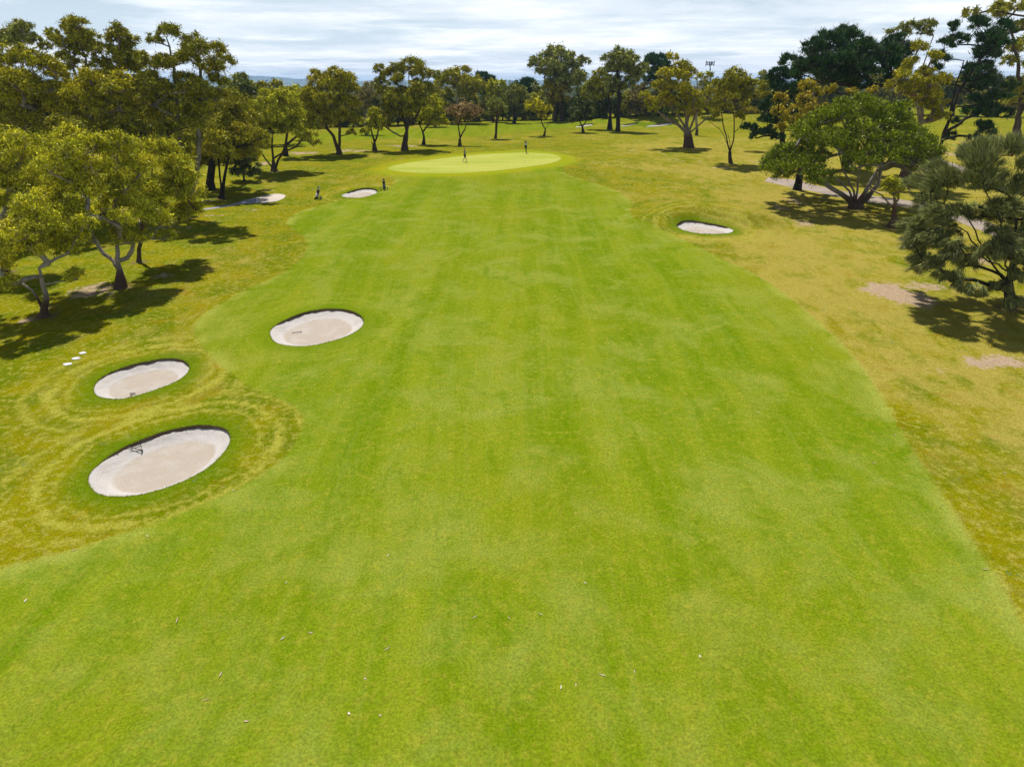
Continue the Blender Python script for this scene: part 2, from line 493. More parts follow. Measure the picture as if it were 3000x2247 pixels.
GRAV = outline([(2250, 520), (2330, 528), (2400, 546), (2470, 560), (2560, 575), (2640, 585), (2740, 600), (2830, 625), (2930, 665), (3060, 720), (3200, 780),
                (3200, 815), (3060, 752), (2930, 698), (2820, 655), (2730, 622), (2630, 603), (2540, 592), (2450, 577), (2380, 561), (2300, 545), (2240, 532)], 0.8, smooth=False)
GRAV2 = outline([(2690, 500), (2720, 480), (2748, 468), (2790, 478), (2830, 492), (2870, 510), (2960, 560), (2900, 545), (2840, 525), (2800, 513), (2740, 514)], 0.8, smooth=False)


def resample(P, step):
    out = []
    n = len(P)
    for i in range(n):
        a, b_ = P[i], P[(i + 1) % n]
        k = max(1, int(np.linalg.norm(b_ - a) / step))
        for t in range(k):
            out.append(a + (b_ - a) * t / k)
    return np.array(out)


PAD, ASPH, GRAV, GRAV2 = (resample(p, 0.8) for p in (PAD, ASPH, GRAV, GRAV2))
FAIR = resample(FAIR, 1.0)


def sd_poly(P, poly, chunk=4000):
    """signed distance, positive inside"""
    a = poly
    b_ = np.roll(poly, -1, axis=0)
    e = b_ - a
    L2 = (e ** 2).sum(1) + 1e-12
    res = np.empty(len(P))
    for s in range(0, len(P), chunk):
        p = P[s:s + chunk]
        wv = p[:, None, :] - a[None]
        t = np.clip((wv * e[None]).sum(2) / L2, 0, 1)
        d = np.sqrt((((wv - e[None] * t[..., None])) ** 2).sum(2)).min(1)
        c1 = (a[None, :, 1] <= p[:, None, 1]) & (b_[None, :, 1] > p[:, None, 1])
        c2 = (a[None, :, 1] > p[:, None, 1]) & (b_[None, :, 1] <= p[:, None, 1])
        cr = e[None, :, 0] * wv[..., 1] - e[None, :, 1] * wv[..., 0]
        wn = (c1 & (cr > 0)).sum(1) - (c2 & (cr < 0)).sum(1)
        res[s:s + chunk] = np.where(wn != 0, d, -d)
    return res


# bare or worn patches: pixel ellipses (cx, cy, rx, ry, strength)
DIRT = [(2600, 850, 85, 26, .95), (2665, 872, 75, 30, .95), (2720, 838, 80, 16, .8), (2935, 1062, 110, 20, 1.0), (2480, 905, 30, 8, .3), (480, 804, 36, 9, .75), (280, 850, 75, 26, .7), (68, 940, 34, 9, .6),
        (150, 900, 40, 10, .4), (882, 449, 55, 5, .7), (1030, 442, 60, 5, .6), (1190, 428, 60, 4, .6), (1330, 440, 25, 2, .4), (775, 480, 30, 6, .6), (785, 558, 18, 3, .7), (735, 615, 18, 3, .6), (630, 632, 26, 4, .6),
        (820, 556, 10, 2, .5), (2330, 590, 30, 10, .8), (2290, 610, 28, 8, .6), (2240, 600, 12, 3, .5), (2350, 655, 40, 12, .6), (2110, 490, 50, 6, .45), (2250, 478, 60, 6, .35), (2000, 470, 60, 5, .3), (1960, 450, 60, 5, .3), (2830, 455, 60, 10, .7),
        (2690, 530, 40, 8, .6), (2850, 760, 60, 18, .5), (2750, 1090, 60, 10, .25), (2640, 980, 40, 8, .25), (1850, 440, 50, 4, .2), (600, 590, 40, 5, .4), (560, 640, 40, 6, .6), (2560, 560, 60, 8, .3), (500, 668, 60, 6, .4)]
TREE_BASES = []      # filled by the tree table below, used for the litter round each trunk

# ------------------------------------------------------------------ the trees, traced from the photograph (crown clumps: pixel x, y, radius)
PAL = {
    'olive': [(.170, .158, .010), (.120, .132, .010), (.250, .215, .012)],
    'gold': [(.245, .222, .008), (.170, .175, .008), (.285, .232, .010)],
    'lime': [(.240, .235, .008), (.170, .182, .008), (.315, .290, .012)],
    'bright': [(.310, .298, .010), (.225, .228, .010), (.150, .158, .012), (.335, .275, .012)],
    'grey': [(.150, .158, .032), (.200, .190, .034), (.105, .118, .022)],
    'leafy': [(.145, .185, .006), (.095, .135, .005), (.215, .245, .010)],
    'pine': [(.026, .062, .017), (.040, .090, .022), (.018, .042, .015)],
    'sheoak': [(.120, .132, .040), (.085, .100, .034), (.160, .162, .046)],
    'pink': [(.200, .130, .068), (.150, .118, .055), (.240, .145, .045)],
    'rust': [(.280, .205, .012), (.225, .165, .012), (.210, .190, .012)],
    'dark': [(.060, .080, .016), (.085, .100, .020)],
    'yellow': [(.330, .300, .010), (.270, .240, .010)],
    'brown': [(.140, .112, .040), (.110, .098, .034), (.175, .140, .035)],
}
GAIN = dict(olive=1.95, gold=2.05, grey=2.1, rust=2.0, leafy=1.75, pine=1.7, sheoak=1.95, dark=1.5, yellow=2.1, bright=2.15, lime=2.15)
PAL = {k: [tuple(c * GAIN.get(k, 2.15) for c in v) for v in p] for k, p in PAL.items()}
TREES = []


def T(name, label, base, style, pal, lobes, stems=None, tw=8, bark='dark', fill=.55, dens=1.0, group=None, cat='tree', litter=1.0):
    TREES.append(dict(name=name, label=label, base=base, style=style, pal=pal, lobes=lobes, stems=stems, tw=tw, bark=bark,
                      fill=fill, dens=dens, group=group, cat=cat))
    if litter > 0:
        TREE_BASES.append((base, tw, litter))


GL, GM, GR_, GF = 'gum trees in the grove beside the stepping stones', 'trees between the two fairways', 'trees along the gravel path', 'trees far behind the green'

# --- left grove
T('gum_tree', 'low forked gum with blotched pale trunk, nearest the stepping stones', (130, 927), 'gum', 'bright',
  [(75, 640, 55), (150, 650, 52), (20, 690, 58), (105, 720, 55), (185, 700, 42), (20, 760, 42), (222, 665, 36), (-55, 665, 65), (165, 748, 32), (236, 808, 30), (-60, 740, 55), (110, 610, 45), (45, 610, 40)],
  stems=[[(130, 927), (118, 890), (95, 850), (40, 815), (-20, 795)], [(136, 925), (140, 880), (135, 830), (130, 780)]], tw=27, bark='pale', group=GL)
T('gum_tree', 'broad gum with white trunk and brown stocking, beside the bare soil patch', (355, 842), 'gum', 'bright',
  [(150, 440, 55), (215, 470, 55), (110, 505, 52), (285, 430, 52), (330, 480, 58), (250, 530, 55), (385, 500, 55), (180, 560, 55), (300, 600, 58), (405, 610, 55), (445, 655, 42), (375, 690, 40), (345, 555, 55), (255, 640, 44), (190, 625, 40), (240, 400, 40), (330, 420, 40), (420, 690, 28), (470, 700, 26), (215, 690, 28)],
  stems=[[(355, 842), (350, 790), (345, 740), (340, 690), (330, 620)], [(350, 790), (325, 768), (295, 748), (270, 715), (240, 670)], [(352, 775), (375, 755), (388, 735), (395, 690)]], tw=27, bark='pale', group=GL)
T('gum_tree', 'slender dark-stemmed gum behind the white-trunked gum', (408, 768), 'gum', 'bright',
  [(470, 445, 45), (528, 485, 45), (430, 478, 42), (560, 565, 36), (545, 615, 34), (480, 555, 48), (505, 635, 36), (400, 440, 40), (545, 530, 36), (470, 620, 40), (570, 610, 22), (440, 590, 40)],
  stems=[[(408, 768), (407, 730), (415, 660), (432, 560), (445, 500)]], tw=11, bark='dark', group=GL)
T('gum_tree', 'dense yellow-green gum behind the blotched forked gum', (20, 800), 'gum', 'bright',
  [(40, 470, 55), (-30, 520, 65), (35, 560, 48), (95, 415, 45), (-20, 440, 55), (75, 530, 45), (20, 610, 45), (-50, 600, 55)], tw=18, bark='pale', group=GL)
T('gum_tree', 'tall multi-stemmed gum with smooth grey stems beside the cart path', (531, 640), 'gum', 'olive',
  [(468, 90, 26), (529, 100, 30), (447, 118, 22), (576, 132, 36), (627, 150, 30), (661, 180, 28), (545, 172, 38), (492, 188, 34), (600, 198, 38), (451, 235, 32), (543, 240, 36), (492, 272, 36), (630, 240, 32), (458, 290, 34), (580, 285, 36), (509, 325, 30), (430, 190, 26), (640, 285, 28), (545, 330, 30)],
  stems=[[(531, 640), (528, 560), (525, 440), (515, 330), (500, 200), (475, 110)], [(535, 638), (560, 560), (573, 440), (566, 340), (570, 230), (560, 140)], [(527, 620), (505, 520), (480, 400), (465, 300)]], tw=25, bark='grey', group=GL, fill=.6)
T('gum_tree', 'stout black-trunked gum beside the cart path, wide flat crown', (618, 556), 'gum', 'olive',
  [(640, 300, 40), (700, 302, 36), (600, 350, 40), (660, 370, 44), (720, 360, 36), (742, 408, 30), (625, 430, 40), (690, 440, 40), (600, 480, 30), (560, 400, 38), (680, 330, 36), (720, 445, 26), (650, 480, 26), (560, 460, 30)],
  tw=21, bark='black', group=GL)
T('gum_tree', 'twin black-stemmed gum at the edge of the cart path', (650, 582), 'gum', 'gold',
  [(690, 390, 34), (640, 410, 34), (720, 420, 28), (670, 450, 32), (730, 455, 24), (600, 440, 30), (760, 400, 24)],
  stems=[[(648, 582), (645, 520), (642, 470), (645, 420)], [(655, 565), (660, 510), (672, 460), (690, 410)]], tw=15, bark='black', group=GL)
T('shrub', 'dark drooping bush propped on stakes behind the concrete pad', (716, 531), 'gum', 'dark',
  [(700, 470, 26), (735, 480, 26), (690, 505, 20), (720, 505, 24), (745, 505, 18), (700, 440, 20)], tw=5, bark='black', cat='bush')
T('gum_tree', 'tall airy gum with two thin stems rising against the sky', (250, 610), 'gum', 'olive',
  [(197, 81, 28), (237, 78, 30), (222, 105, 30), (271, 112, 28), (187, 132, 28), (217, 160, 30), (251, 138, 28), (203, 210, 24), (180, 165, 20), (285, 140, 22), (150, 100, 20), (170, 120, 20)],
  stems=[[(250, 610), (252, 450), (251, 300), (245, 200), (225, 110)], [(251, 480), (240, 330), (235, 220), (200, 120)]], tw=16, bark='grey', group=GL, fill=.4)
T('gum_tree', 'tall ragged gum leaning between the two tallest crowns', (340, 615), 'gum', 'olive',
  [(329, 112, 26), (356, 93, 24), (373, 122, 24), (315, 153, 32), (356, 153, 34), (295, 190, 28), (339, 195, 34), (373, 178, 32), (392, 205, 34), (330, 235, 30), (400, 245, 30), (420, 270, 28)],
  stems=[[(340, 615), (345, 450), (350, 300), (352, 200), (355, 120)]], tw=16, bark='grey', group=GL, fill=.4)
T('gum_tree', 'sparse gum with spindly forked stems, on the skyline above the rounded crown', (62, 560), 'gum', 'grey',
  [(34, 92, 32), (75, 85, 26), (10, 118, 28), (112, 115, 18), (129, 140, 20), (90, 120, 18), (-20, 100, 30), (50, 125, 22)],
  stems=[[(62, 560), (64, 350), (64, 220), (60, 150), (40, 100)], [(64, 240), (90, 160), (115, 120)]], tw=12, bark='grey', group=GL, fill=.3)
T('gum_tree', 'round-crowned rusty gum with pale trunk at the grove\'s edge', (105, 660), 'gum', 'gold',
  [(34, 166, 42), (85, 176, 42), (129, 190, 38), (20, 200, 40), (146, 206, 30), (68, 245, 50), (34, 272, 48), (102, 265, 44), (44, 310, 44), (105, 310, 42), (-30, 240, 55), (-30, 180, 45), (150, 260, 30), (90, 350, 36), (20, 350, 40)], tw=20, bark='pale', group=GL)
T('gum_tree', 'domed gum with bleached dead limbs showing through its crown', (305, 650), 'gum', 'gold',
  [(237, 244, 34), (288, 238, 38), (339, 246, 38), (271, 272, 38), (322, 278, 38), (366, 262, 30), (230, 290, 34), (210, 325, 38), (240, 328, 34), (190, 298, 32), (350, 310, 34), (300, 320, 34), (170, 330, 30), (260, 365, 34)], tw=18, bark='pale', group=GL)
T('gum_tree', 'shaded gum in the middle of the grove, behind the domed gum', (420, 640), 'gum', 'olive',
  [(400, 330, 38), (350, 360, 38), (440, 370, 40), (390, 400, 38), (300, 400, 36), (330, 430, 34), (450, 320, 30), (500, 380, 36), (560, 360, 34), (480, 420, 34), (540, 420, 30), (380, 290, 34), (590, 320, 30), (420, 450, 34)], tw=14, bark='dark', group=GL)
T('gum_tree', 'shaded gum behind the dense yellow-green gum', (200, 690), 'gum', 'olive',
  [(160, 380, 40), (220, 390, 40), (110, 400, 38), (60, 400, 40), (190, 430, 36), (10, 380, 42), (-40, 400, 45)], tw=14, bark='dark', group=GL)

# --- middle row
T('gum_tree', 'spreading bushy gum forking at knee height behind the concrete pad', (804, 502), 'gum', 'lime',
  [(785, 290, 32), (826, 288, 32), (851, 306, 26), (754, 322, 30), (801, 332, 36), (838, 332, 34), (870, 346, 28), (776, 367, 34), (826, 376, 32), (863, 376, 28), (758, 398, 28), (907, 405, 26), (922, 420, 16), (779, 421, 18), (740, 360, 24), (895, 390, 18)],
  stems=[[(804, 502), (800, 465), (795, 430), (800, 380)], [(806, 480), (828, 440), (834, 400), (836, 360)], [(802, 480), (770, 450), (745, 428), (735, 405)], [(808, 470), (835, 445), (870, 430), (890, 410)]], tw=15, bark='dark', group=GM)
T('gum_tree', 'straight dark-trunked gum just behind the bushy forked gum', (838, 458), 'gum', 'lime',
  [(880, 335, 26), (860, 290, 28), (905, 370, 24), (840, 340, 26), (885, 390, 16)], stems=[[(838, 458), (838, 425), (842, 395), (850, 350)], [(838, 430), (860, 408), (880, 396)]], tw=12, bark='black', group=GM)
T('gum_tree', 'tall V-stemmed gum with two rusty domes on top', (994, 452), 'gum', 'gold',
  [(914, 222, 22), (930, 240, 24), (950, 225, 16), (985, 219, 24), (1018, 232, 24), (964, 250, 28), (1001, 263, 32), (917, 274, 24), (890, 290, 22), (958, 295, 28), (1003, 300, 32), (932, 320, 28), (980, 339, 32), (917, 350, 22), (958, 360, 24), (1001, 350, 30), (1027, 348, 22), (1045, 357, 17), (1024, 390, 13), (933, 374, 13), (1030, 262, 20), (890, 320, 20)],
  stems=[[(994, 452), (995, 400), (997, 350), (995, 280)], [(991, 448), (975, 400), (955, 378), (945, 330), (930, 260)]], tw=14, bark='dark', group=GM, fill=.6)
T('gum_tree', 'short bushy tree with a broken stub on its trunk', (1098, 442), 'gum', 'lime',
  [(1089, 345, 18), (1074, 360, 17), (1102, 360, 19), (1072, 382, 12), (1108, 379, 12), (1096, 330, 16), (1118, 352, 14)],
  stems=[[(1098, 442), (1097, 418), (1090, 395), (1086, 365)], [(1099, 420), (1106, 395), (1108, 370)], [(1097, 428), (1091, 421), (1089, 416)]], tw=12, bark='dark', group=GM)
T('gum_tree', 'big open gum with a low elbowed limb beside the putting green', (1186, 442), 'gum', 'olive',
  [(1202, 192, 32), (1231, 207, 24), (1177, 210, 28), (1114, 204, 17), (1140, 225, 28), (1114, 238, 18), (1253, 222, 23), (1278, 222, 17), (1105, 263, 22), (1140, 276, 28), (1184, 282, 32), (1215, 282, 28), (1246, 263, 26), (1146, 307, 26), (1184, 313, 30), (1215, 320, 28), (1130, 335, 19), (1140, 360, 15), (1165, 335, 24), (1246, 301, 25), (1150, 195, 12), (1160, 240, 22)],
  stems=[[(1186, 442), (1190, 400), (1195, 370), (1198, 320), (1200, 260), (1200, 210)], [(1188, 405), (1172, 400), (1150, 388), (1125, 370)], [(1192, 385), (1180, 350), (1165, 320)], [(1194, 375), (1215, 350), (1235, 310)]], tw=17, bark='dark', group=GM, fill=.35, dens=.85)
T('gum_tree', 'dark-stemmed gum leaning beside the big open gum', (1241, 424), 'gum', 'lime',
  [(1262, 326, 24), (1284, 320, 22), (1240, 332, 22), (1256, 360, 17), (1284, 348, 20), (1299, 358, 14), (1270, 300, 22), (1225, 345, 16)],
  stems=[[(1241, 424), (1242, 400), (1235, 378), (1228, 365), (1235, 340)], [(1240, 385), (1255, 365), (1270, 340)]], tw=9, bark='black', group=GM)
T('flowering_tree', 'vase-shaped tree with thin dusky pink-brown crown behind the green', (1347, 428), 'gum', 'pink',
  [(1352, 322, 22), (1377, 322, 22), (1332, 336, 20), (1362, 342, 24), (1388, 338, 18), (1322, 323, 14), (1408, 328, 10), (1342, 362, 11), (1365, 315, 14)],
  stems=[[(1347, 428), (1348, 405), (1345, 385), (1340, 350)], [(1348, 404), (1362, 380), (1372, 350)], [(1345, 420), (1344, 412), (1343, 408)]], tw=9, bark='dark', group=GM, fill=.5, dens=.6)
T('slender_tree', 'slender single-stemmed tree with wispy crown behind the green', (1451, 407), 'gum', 'grey',
  [(1438, 293, 15), (1443, 313, 16), (1466, 310, 16), (1474, 323, 11), (1433, 330, 11), (1456, 298, 15), (1452, 330, 10)],
  stems=[[(1451, 407), (1454, 375), (1458, 345), (1452, 315)]], tw=7, bark='dark', group=GM, fill=.5, dens=.7)
T('round_tree', 'grey-green round-headed tree before the dark shrub belt', (1506, 362), 'fine', 'grey',
  [(1504, 270, 24), (1486, 288, 18), (1524, 286, 20), (1507, 303, 22), (1529, 270, 16), (1540, 296, 13), (1482, 272, 14)], tw=9, bark='black', group=GF, dens=.8)
T('wattle_tree', 'small yellow tree with Y-shaped trunk casting a wavy shadow', (1594, 399), 'gum', 'yellow',
  [(1547, 305, 11), (1568, 298, 12), (1580, 308, 12), (1573, 323, 11), (1588, 341, 11), (1606, 318, 11), (1590, 323, 10), (1550, 314, 9)],
  stems=[[(1594, 399), (1598, 380), (1588, 362), (1585, 345)], [(1598, 381), (1608, 362), (1614, 345), (1608, 325)]], tw=6, bark='dark', group=GM, fill=.3, dens=.8)
T('gum_tree', 'tall wide gum with olive crown, above the small yellow tree', (1626, 356), 'gum', 'grey',
  [(1626, 158, 28), (1646, 166, 28), (1595, 173, 23), (1573, 178, 17), (1562, 188, 14), (1666, 173, 24), (1605, 196, 25), (1636, 201, 28), (1669, 201, 26), (1595, 219, 25), (1626, 232, 28), (1656, 232, 28), (1687, 196, 23), (1694, 227, 24), (1676, 252, 26), (1610, 250, 22), (1705, 175, 14), (1720, 180, 12)], tw=11, bark='dark', group=GF, fill=.6, dens=.85)
T('gum_tree', 'orange-tinged gum below the tall wide gum', (1646, 356), 'gum', 'rust',
  [(1605, 257, 18), (1631, 262, 20), (1653, 265, 19), (1600, 282, 15), (1626, 282, 17), (1646, 287, 17), (1615, 300, 12)], tw=10, bark='dark', group=GF)
T('small_tree', 'low dark vase-shaped tree before the far bunker', (1708, 389), 'gum', 'dark',
  [(1696, 318, 20), (1717, 310, 20), (1681, 336, 16), (1722, 333, 17), (1702, 341, 18), (1674, 353, 9), (1700, 300, 15), (1728, 350, 9)],
  stems=[[(1708, 389), (1706, 372), (1698, 355)], [(1708, 375), (1716, 358), (1718, 345)]], tw=8, bark='dark', group=GM, fill=.5, dens=.8)
T('gum_tree', 'tall layered gum, the nearer of the twin black trunks', (1809, 386), 'gum', 'grey',
  [(1805, 162, 25), (1830, 167, 23), (1780, 178, 20), (1850, 177, 19), (1811, 192, 26), (1839, 194, 25), (1783, 205, 20), (1878, 200, 17), (1892, 208, 14), (1872, 217, 18), (1855, 219, 20), (1791, 239, 24), (1822, 239, 25), (1839, 250, 19), (1800, 265, 20)],
  stems=[[(1809, 386), (1811, 340), (1814, 300), (1812, 250), (1808, 190)]], tw=12, bark='black', group=GM, fill=.6, dens=.85)
T('gum_tree', 'lower spreading gum, the farther of the twin black trunks', (1786, 380), 'gum', 'olive',
  [(1767, 230, 20), (1742, 239, 18), (1733, 258, 20), (1764, 258, 22), (1791, 267, 20), (1745, 282, 18), (1775, 285, 18), (1720, 275, 14), (1755, 215, 14)],
  stems=[[(1786, 380), (1788, 340), (1790, 310), (1780, 270)], [(1788, 325), (1765, 305), (1745, 290)]], tw=13, bark='black', group=GM, fill=.4)
T('gum_tree', 'gum with very thick brown trunk and fan of pale limbs', (2016, 433), 'gum', 'gold',
  [(1975, 169, 17), (2003, 192, 17), (2019, 211, 20), (1950, 219, 23), (1978, 219, 23), (2000, 228, 23), (1939, 255, 21), (1966, 258, 21), (2000, 255, 23), (1889, 278, 14), (1911, 300, 18), (1939, 289, 21), (1966, 300, 23), (1994, 289, 23), (2046, 282, 16), (2039, 305, 21), (2056, 296, 15), (2000, 322, 20), (2039, 330, 20), (1908, 319, 13), (1985, 195, 15)],
  stems=[[(2016, 433), (2017, 405), (2014, 380), (2012, 340), (2010, 270), (1998, 200)], [(2013, 393), (1985, 365), (1955, 350), (1925, 328)], [(2015, 388), (1998, 355), (1980, 325), (1960, 280)], [(2018, 388), (2030, 350), (2038, 320)], [(2021, 392), (2040, 372), (2062, 352), (2072, 340)], [(2017, 385), (2022, 330), (2024, 260)]], tw=25, bark='mixed', group=GM, fill=.6)
T('dead_tree', 'bleached leafless tree spiking up behind the thick-trunked gum', (2040, 398), 'bare', 'grey', [],
  stems=[[(2040, 398), (2042, 330), (2043, 270), (2045, 205)], [(2043, 280), (2037, 262), (2036, 250)], [(2043, 290), (2055, 262), (2062, 235), (2076, 232)], [(2044, 250), (2052, 225), (2058, 215)], [(2043, 300), (2054, 285), (2060, 262)]], tw=7, bark='pale', group=GM)
T('gum_tree', 'vase-shaped gum with slim dark forked trunk in the dry rough', (2140, 479), 'gum', 'olive',
  [(2158, 219, 23), (2133, 225, 21), (2183, 228, 21), (2100, 247, 21), (2133, 250, 24), (2166, 250, 24), (2200, 250, 22), (2227, 255, 18), (2083, 272, 19), (2111, 280, 24), (2216, 278, 21), (2240, 280, 13), (2094, 308, 20), (2122, 314, 18), (2100, 339, 14), (2166, 344, 15), (2178, 333, 12), (2150, 280, 20), (2190, 285, 18)],
  stems=[[(2140, 479), (2138, 445), (2125, 410), (2105, 375), (2080, 358), (2068, 330)], [(2139, 450), (2130, 400), (2120, 360), (2118, 310)], [(2142, 450), (2150, 410), (2152, 370), (2153, 300), (2155, 240)], [(2151, 390), (2168, 370), (2178, 345)], [(2141, 445), (2136, 415), (2130, 395)]], tw=10, bark='dark', group=GM, fill=.5, dens=.85)

# --- right
dome = [(2446, 290, 38), (2530, 294, 38), (2615, 306, 38), (2387, 322, 38), (2467, 338, 42), (2551, 334, 42), (2636, 336, 38), (2691, 353, 34), (2340, 372, 36), (2412, 368, 38), (2496, 380, 42), (2572, 380, 38), (2657, 380, 38), (2710, 401, 32), (2311, 410, 36), (2374, 414, 38), (2454, 420, 38), (2530, 425, 36), (2606, 427, 36), (2678, 437, 34), (2716, 454, 26), (2279, 448, 34), (2332, 456, 34), (2412, 456, 30), (2572, 458, 26), (2649, 456, 30), (2258, 482, 25), (2294, 486, 30), (2275, 513, 23), (2695, 472, 22), (2340, 488, 24)]
DOME = (2246, 2738, 268, 452)
T('spreading_tree', 'huge umbrella-shaped tree with many stems fanning from one base', (2504, 610), 'leafy', 'leafy', dome,
  stems=[[(2500, 610), (2480, 580), (2440, 555), (2395, 530), (2370, 505), (2340, 470)], [(2503, 608), (2490, 560), (2450, 525), (2415, 500), (2400, 460)], [(2506, 608), (2505, 560), (2480, 510), (2470, 460), (2467, 420)], [(2508, 608), (2515, 560), (2520, 520), (2530, 475), (2535, 430)], [(2512, 610), (2535, 570), (2560, 530), (2580, 500), (2600, 450)], [(2515, 612), (2545, 580), (2575, 545), (2590, 500), (2640, 450)]],
  tw=33, bark='grey', group=GR_, fill=0, dens=.75)
T('small_tree', 'pollarded small tree with stout pale trunk, bare side limb and ball of leaves', (2615, 666), 'gum', 'lime',
  [(2615, 542, 20), (2600, 556, 15), (2631, 556, 16), (2605, 530, 15), (2626, 535, 14), (2615, 568, 13)],
  stems=[[(2615, 666), (2618, 630), (2621, 595), (2618, 565)], [(2617, 620), (2598, 592), (2578, 570), (2552, 556), (2538, 549)], [(2620, 600), (2630, 585), (2632, 570)]], tw=24, bark='mixed', group=GR_, fill=.4)
T('pine_tree', 'massive dark pine with broad layered crown on the skyline', (2480, 500), 'pine', 'pine',
  [(2488, 108, 36), (2425, 118, 36), (2530, 114, 32), (2361, 144, 32), (2412, 160, 38), (2471, 160, 42), (2530, 160, 42), (2594, 139, 36), (2627, 148, 32), (2581, 177, 38), (2319, 182, 24), (2353, 198, 32), (2412, 203, 34), (2471, 203, 38), (2530, 211, 38), (2606, 203, 34), (2640, 180, 26), (2450, 240, 30), (2520, 250, 34), (2580, 240, 30)], tw=24, bark='black', group=GR_, fill=.95)
T('pine_tree', 'lower dark pine sweeping to the ground beside the rusty gum', (2290, 445), 'pine', 'pine',
  [(2289, 220, 26), (2260, 236, 23), (2319, 236, 32), (2277, 262, 28), (2319, 270, 26), (2340, 260, 24), (2250, 321, 16), (2240, 351, 20), (2210, 380, 18), (2247, 389, 24), (2222, 402, 18), (2265, 356, 22), (2262, 300, 20), (2285, 310, 22), (2190, 375, 12), (2270, 400, 18), (2340, 300, 26)], tw=14, bark='black', group=GR_, fill=.5)
T('gum_tree', 'rust-coloured gum between the dark pine and the spreading tree', (2334, 556), 'gum', 'rust',
  [(2382, 253, 23), (2353, 287, 23), (2446, 264, 18), (2277, 291, 20), (2289, 330, 23), (2306, 350, 22), (2403, 272, 21), (2551, 268, 17), (2500, 272, 16), (2330, 320, 22), (2300, 380, 18), (2360, 320, 22)], tw=19, bark='black', group=GR_, fill=.35)
T('gum_tree', 'golden gum with dark swollen base behind the spreading tree', (2655, 546), 'gum', 'gold',
  [(2703, 139, 22), (2716, 169, 22), (2682, 190, 24), (2640, 228, 23), (2657, 215, 23), (2741, 237, 26), (2775, 237, 20), (2678, 253, 26), (2716, 253, 26), (2636, 270, 23), (2741, 287, 25), (2733, 321, 23), (2699, 298, 25), (2705, 215, 22), (2745, 350, 20)],
  stems=[[(2655, 546), (2653, 515), (2662, 480), (2690, 400), (2700, 280)], [(2654, 520), (2645, 490), (2640, 440)]], tw=34, bark='mixed', group=GR_, fill=.6)
T('gum_tree', 'thin high gum with flat tufts on long bare stems, behind the massive pine', (2700, 470), 'gum', 'grey',
  [(2610, 97, 15), (2640, 82, 18), (2672, 76, 18), (2712, 74, 20), (2737, 74, 15), (2695, 97, 15), (2733, 100, 14), (2655, 98, 12)],
  stems=[[(2700, 470), (2690, 300), (2670, 180), (2655, 120)], [(2685, 280), (2690, 180), (2710, 110)]], tw=9, bark='grey', group=GR_, fill=.2, dens=.8)
T('pine_tree', 'leaning black-trunked pine with open dark branches over the gravel path', (2722, 518), 'pine', 'pine',
  [(2809, 84, 20), (2847, 76, 24), (2889, 74, 28), (2932, 86, 32), (2826, 122, 28), (2877, 118, 32), (2932, 122, 36), (2763, 135, 22), (2758, 169, 17), (2847, 165, 28), (2902, 160, 32), (2826, 203, 23), (2889, 203, 28), (2860, 237, 24), (2910, 253, 28), (2847, 262, 19), (2932, 296, 32), (2889, 330, 30), (2847, 330, 22), (2936, 338, 26), (2826, 363, 14), (2868, 372, 22), (2809, 406, 16), (2847, 410, 18), (2910, 389, 22), (2902, 410, 16)],
  stems=[[(2722, 518), (2740, 470), (2760, 410), (2785, 330), (2805, 270), (2843, 211), (2880, 140)], [(2752, 440), (2765, 370), (2772, 320), (2780, 260), (2800, 180)], [(2765, 400), (2830, 350), (2880, 330)], [(2760, 412), (2820, 400), (2890, 405)]], tw=20, bark='black', group=GR_, fill=.55, dens=.85)
T('gum_tree', 'tall yellow-green gum with dark split trunk above the feathery she-oak', (2975, 412), 'gum', 'olive',
  [(2860, 40, 22), (2889, 26, 22), (2923, 25, 22), (2974, 17, 28), (2953, 36, 20), (2978, 80, 24), (2991, 139, 22), (2987, 270, 23), (2995, 300, 22), (3020, 60, 34), (3040, 130, 38), (3030, 220, 36), (2960, 180, 20), (3050, 300, 38)],
  stems=[[(2975, 412), (2985, 360), (2995, 280), (2990, 180), (2970, 80)], [(2980, 370), (2998, 320), (3020, 240)]], tw=21, bark='dark', group=GR_, fill=.3)
T('she_oak_tree', 'feathery grey-green she-oak with drooping needles beside the bare sandy patch', (2955, 902), 'sheoak', 'sheoak',
  [(2891, 451, 36), (2955, 442, 40), (2993, 438, 38), (2828, 484, 38), (2891, 493, 42), (2959, 493, 42), (2777, 535, 36), (2841, 539, 38), (2913, 544, 42), (2976, 548, 42), (2750, 562, 28), (2712, 628, 32), (2686, 668, 32), (2744, 637, 30), (2786, 637, 30), (2672, 704, 25), (2703, 730, 32), (2684, 757, 23), (2722, 772, 30), (2756, 797, 25), (2777, 704, 28), (2849, 721, 28), (2807, 763, 24), (2913, 704, 38), (2976, 637, 42), (2955, 679, 38), (2798, 822, 17), (2870, 815, 22), (2891, 790, 25), (3050, 470, 50), (3060, 560, 55), (3080, 660, 55), (3070, 760, 50)],
  stems=[[(2955, 902), (2952, 830), (2960, 760), (2965, 680), (2960, 590)], [(2950, 840), (2915, 780), (2890, 730), (2850, 650)], [(2958, 830), (2990, 780), (3020, 720), (3040, 620)], [(2955, 800), (2920, 700), (2880, 600), (2840, 540)], [(2950, 780), (2860, 690), (2770, 650)], [(2945, 800), (2860, 745), (2760, 740)]], tw=28, bark='black', group=GR_, fill=1.3, dens=.9)

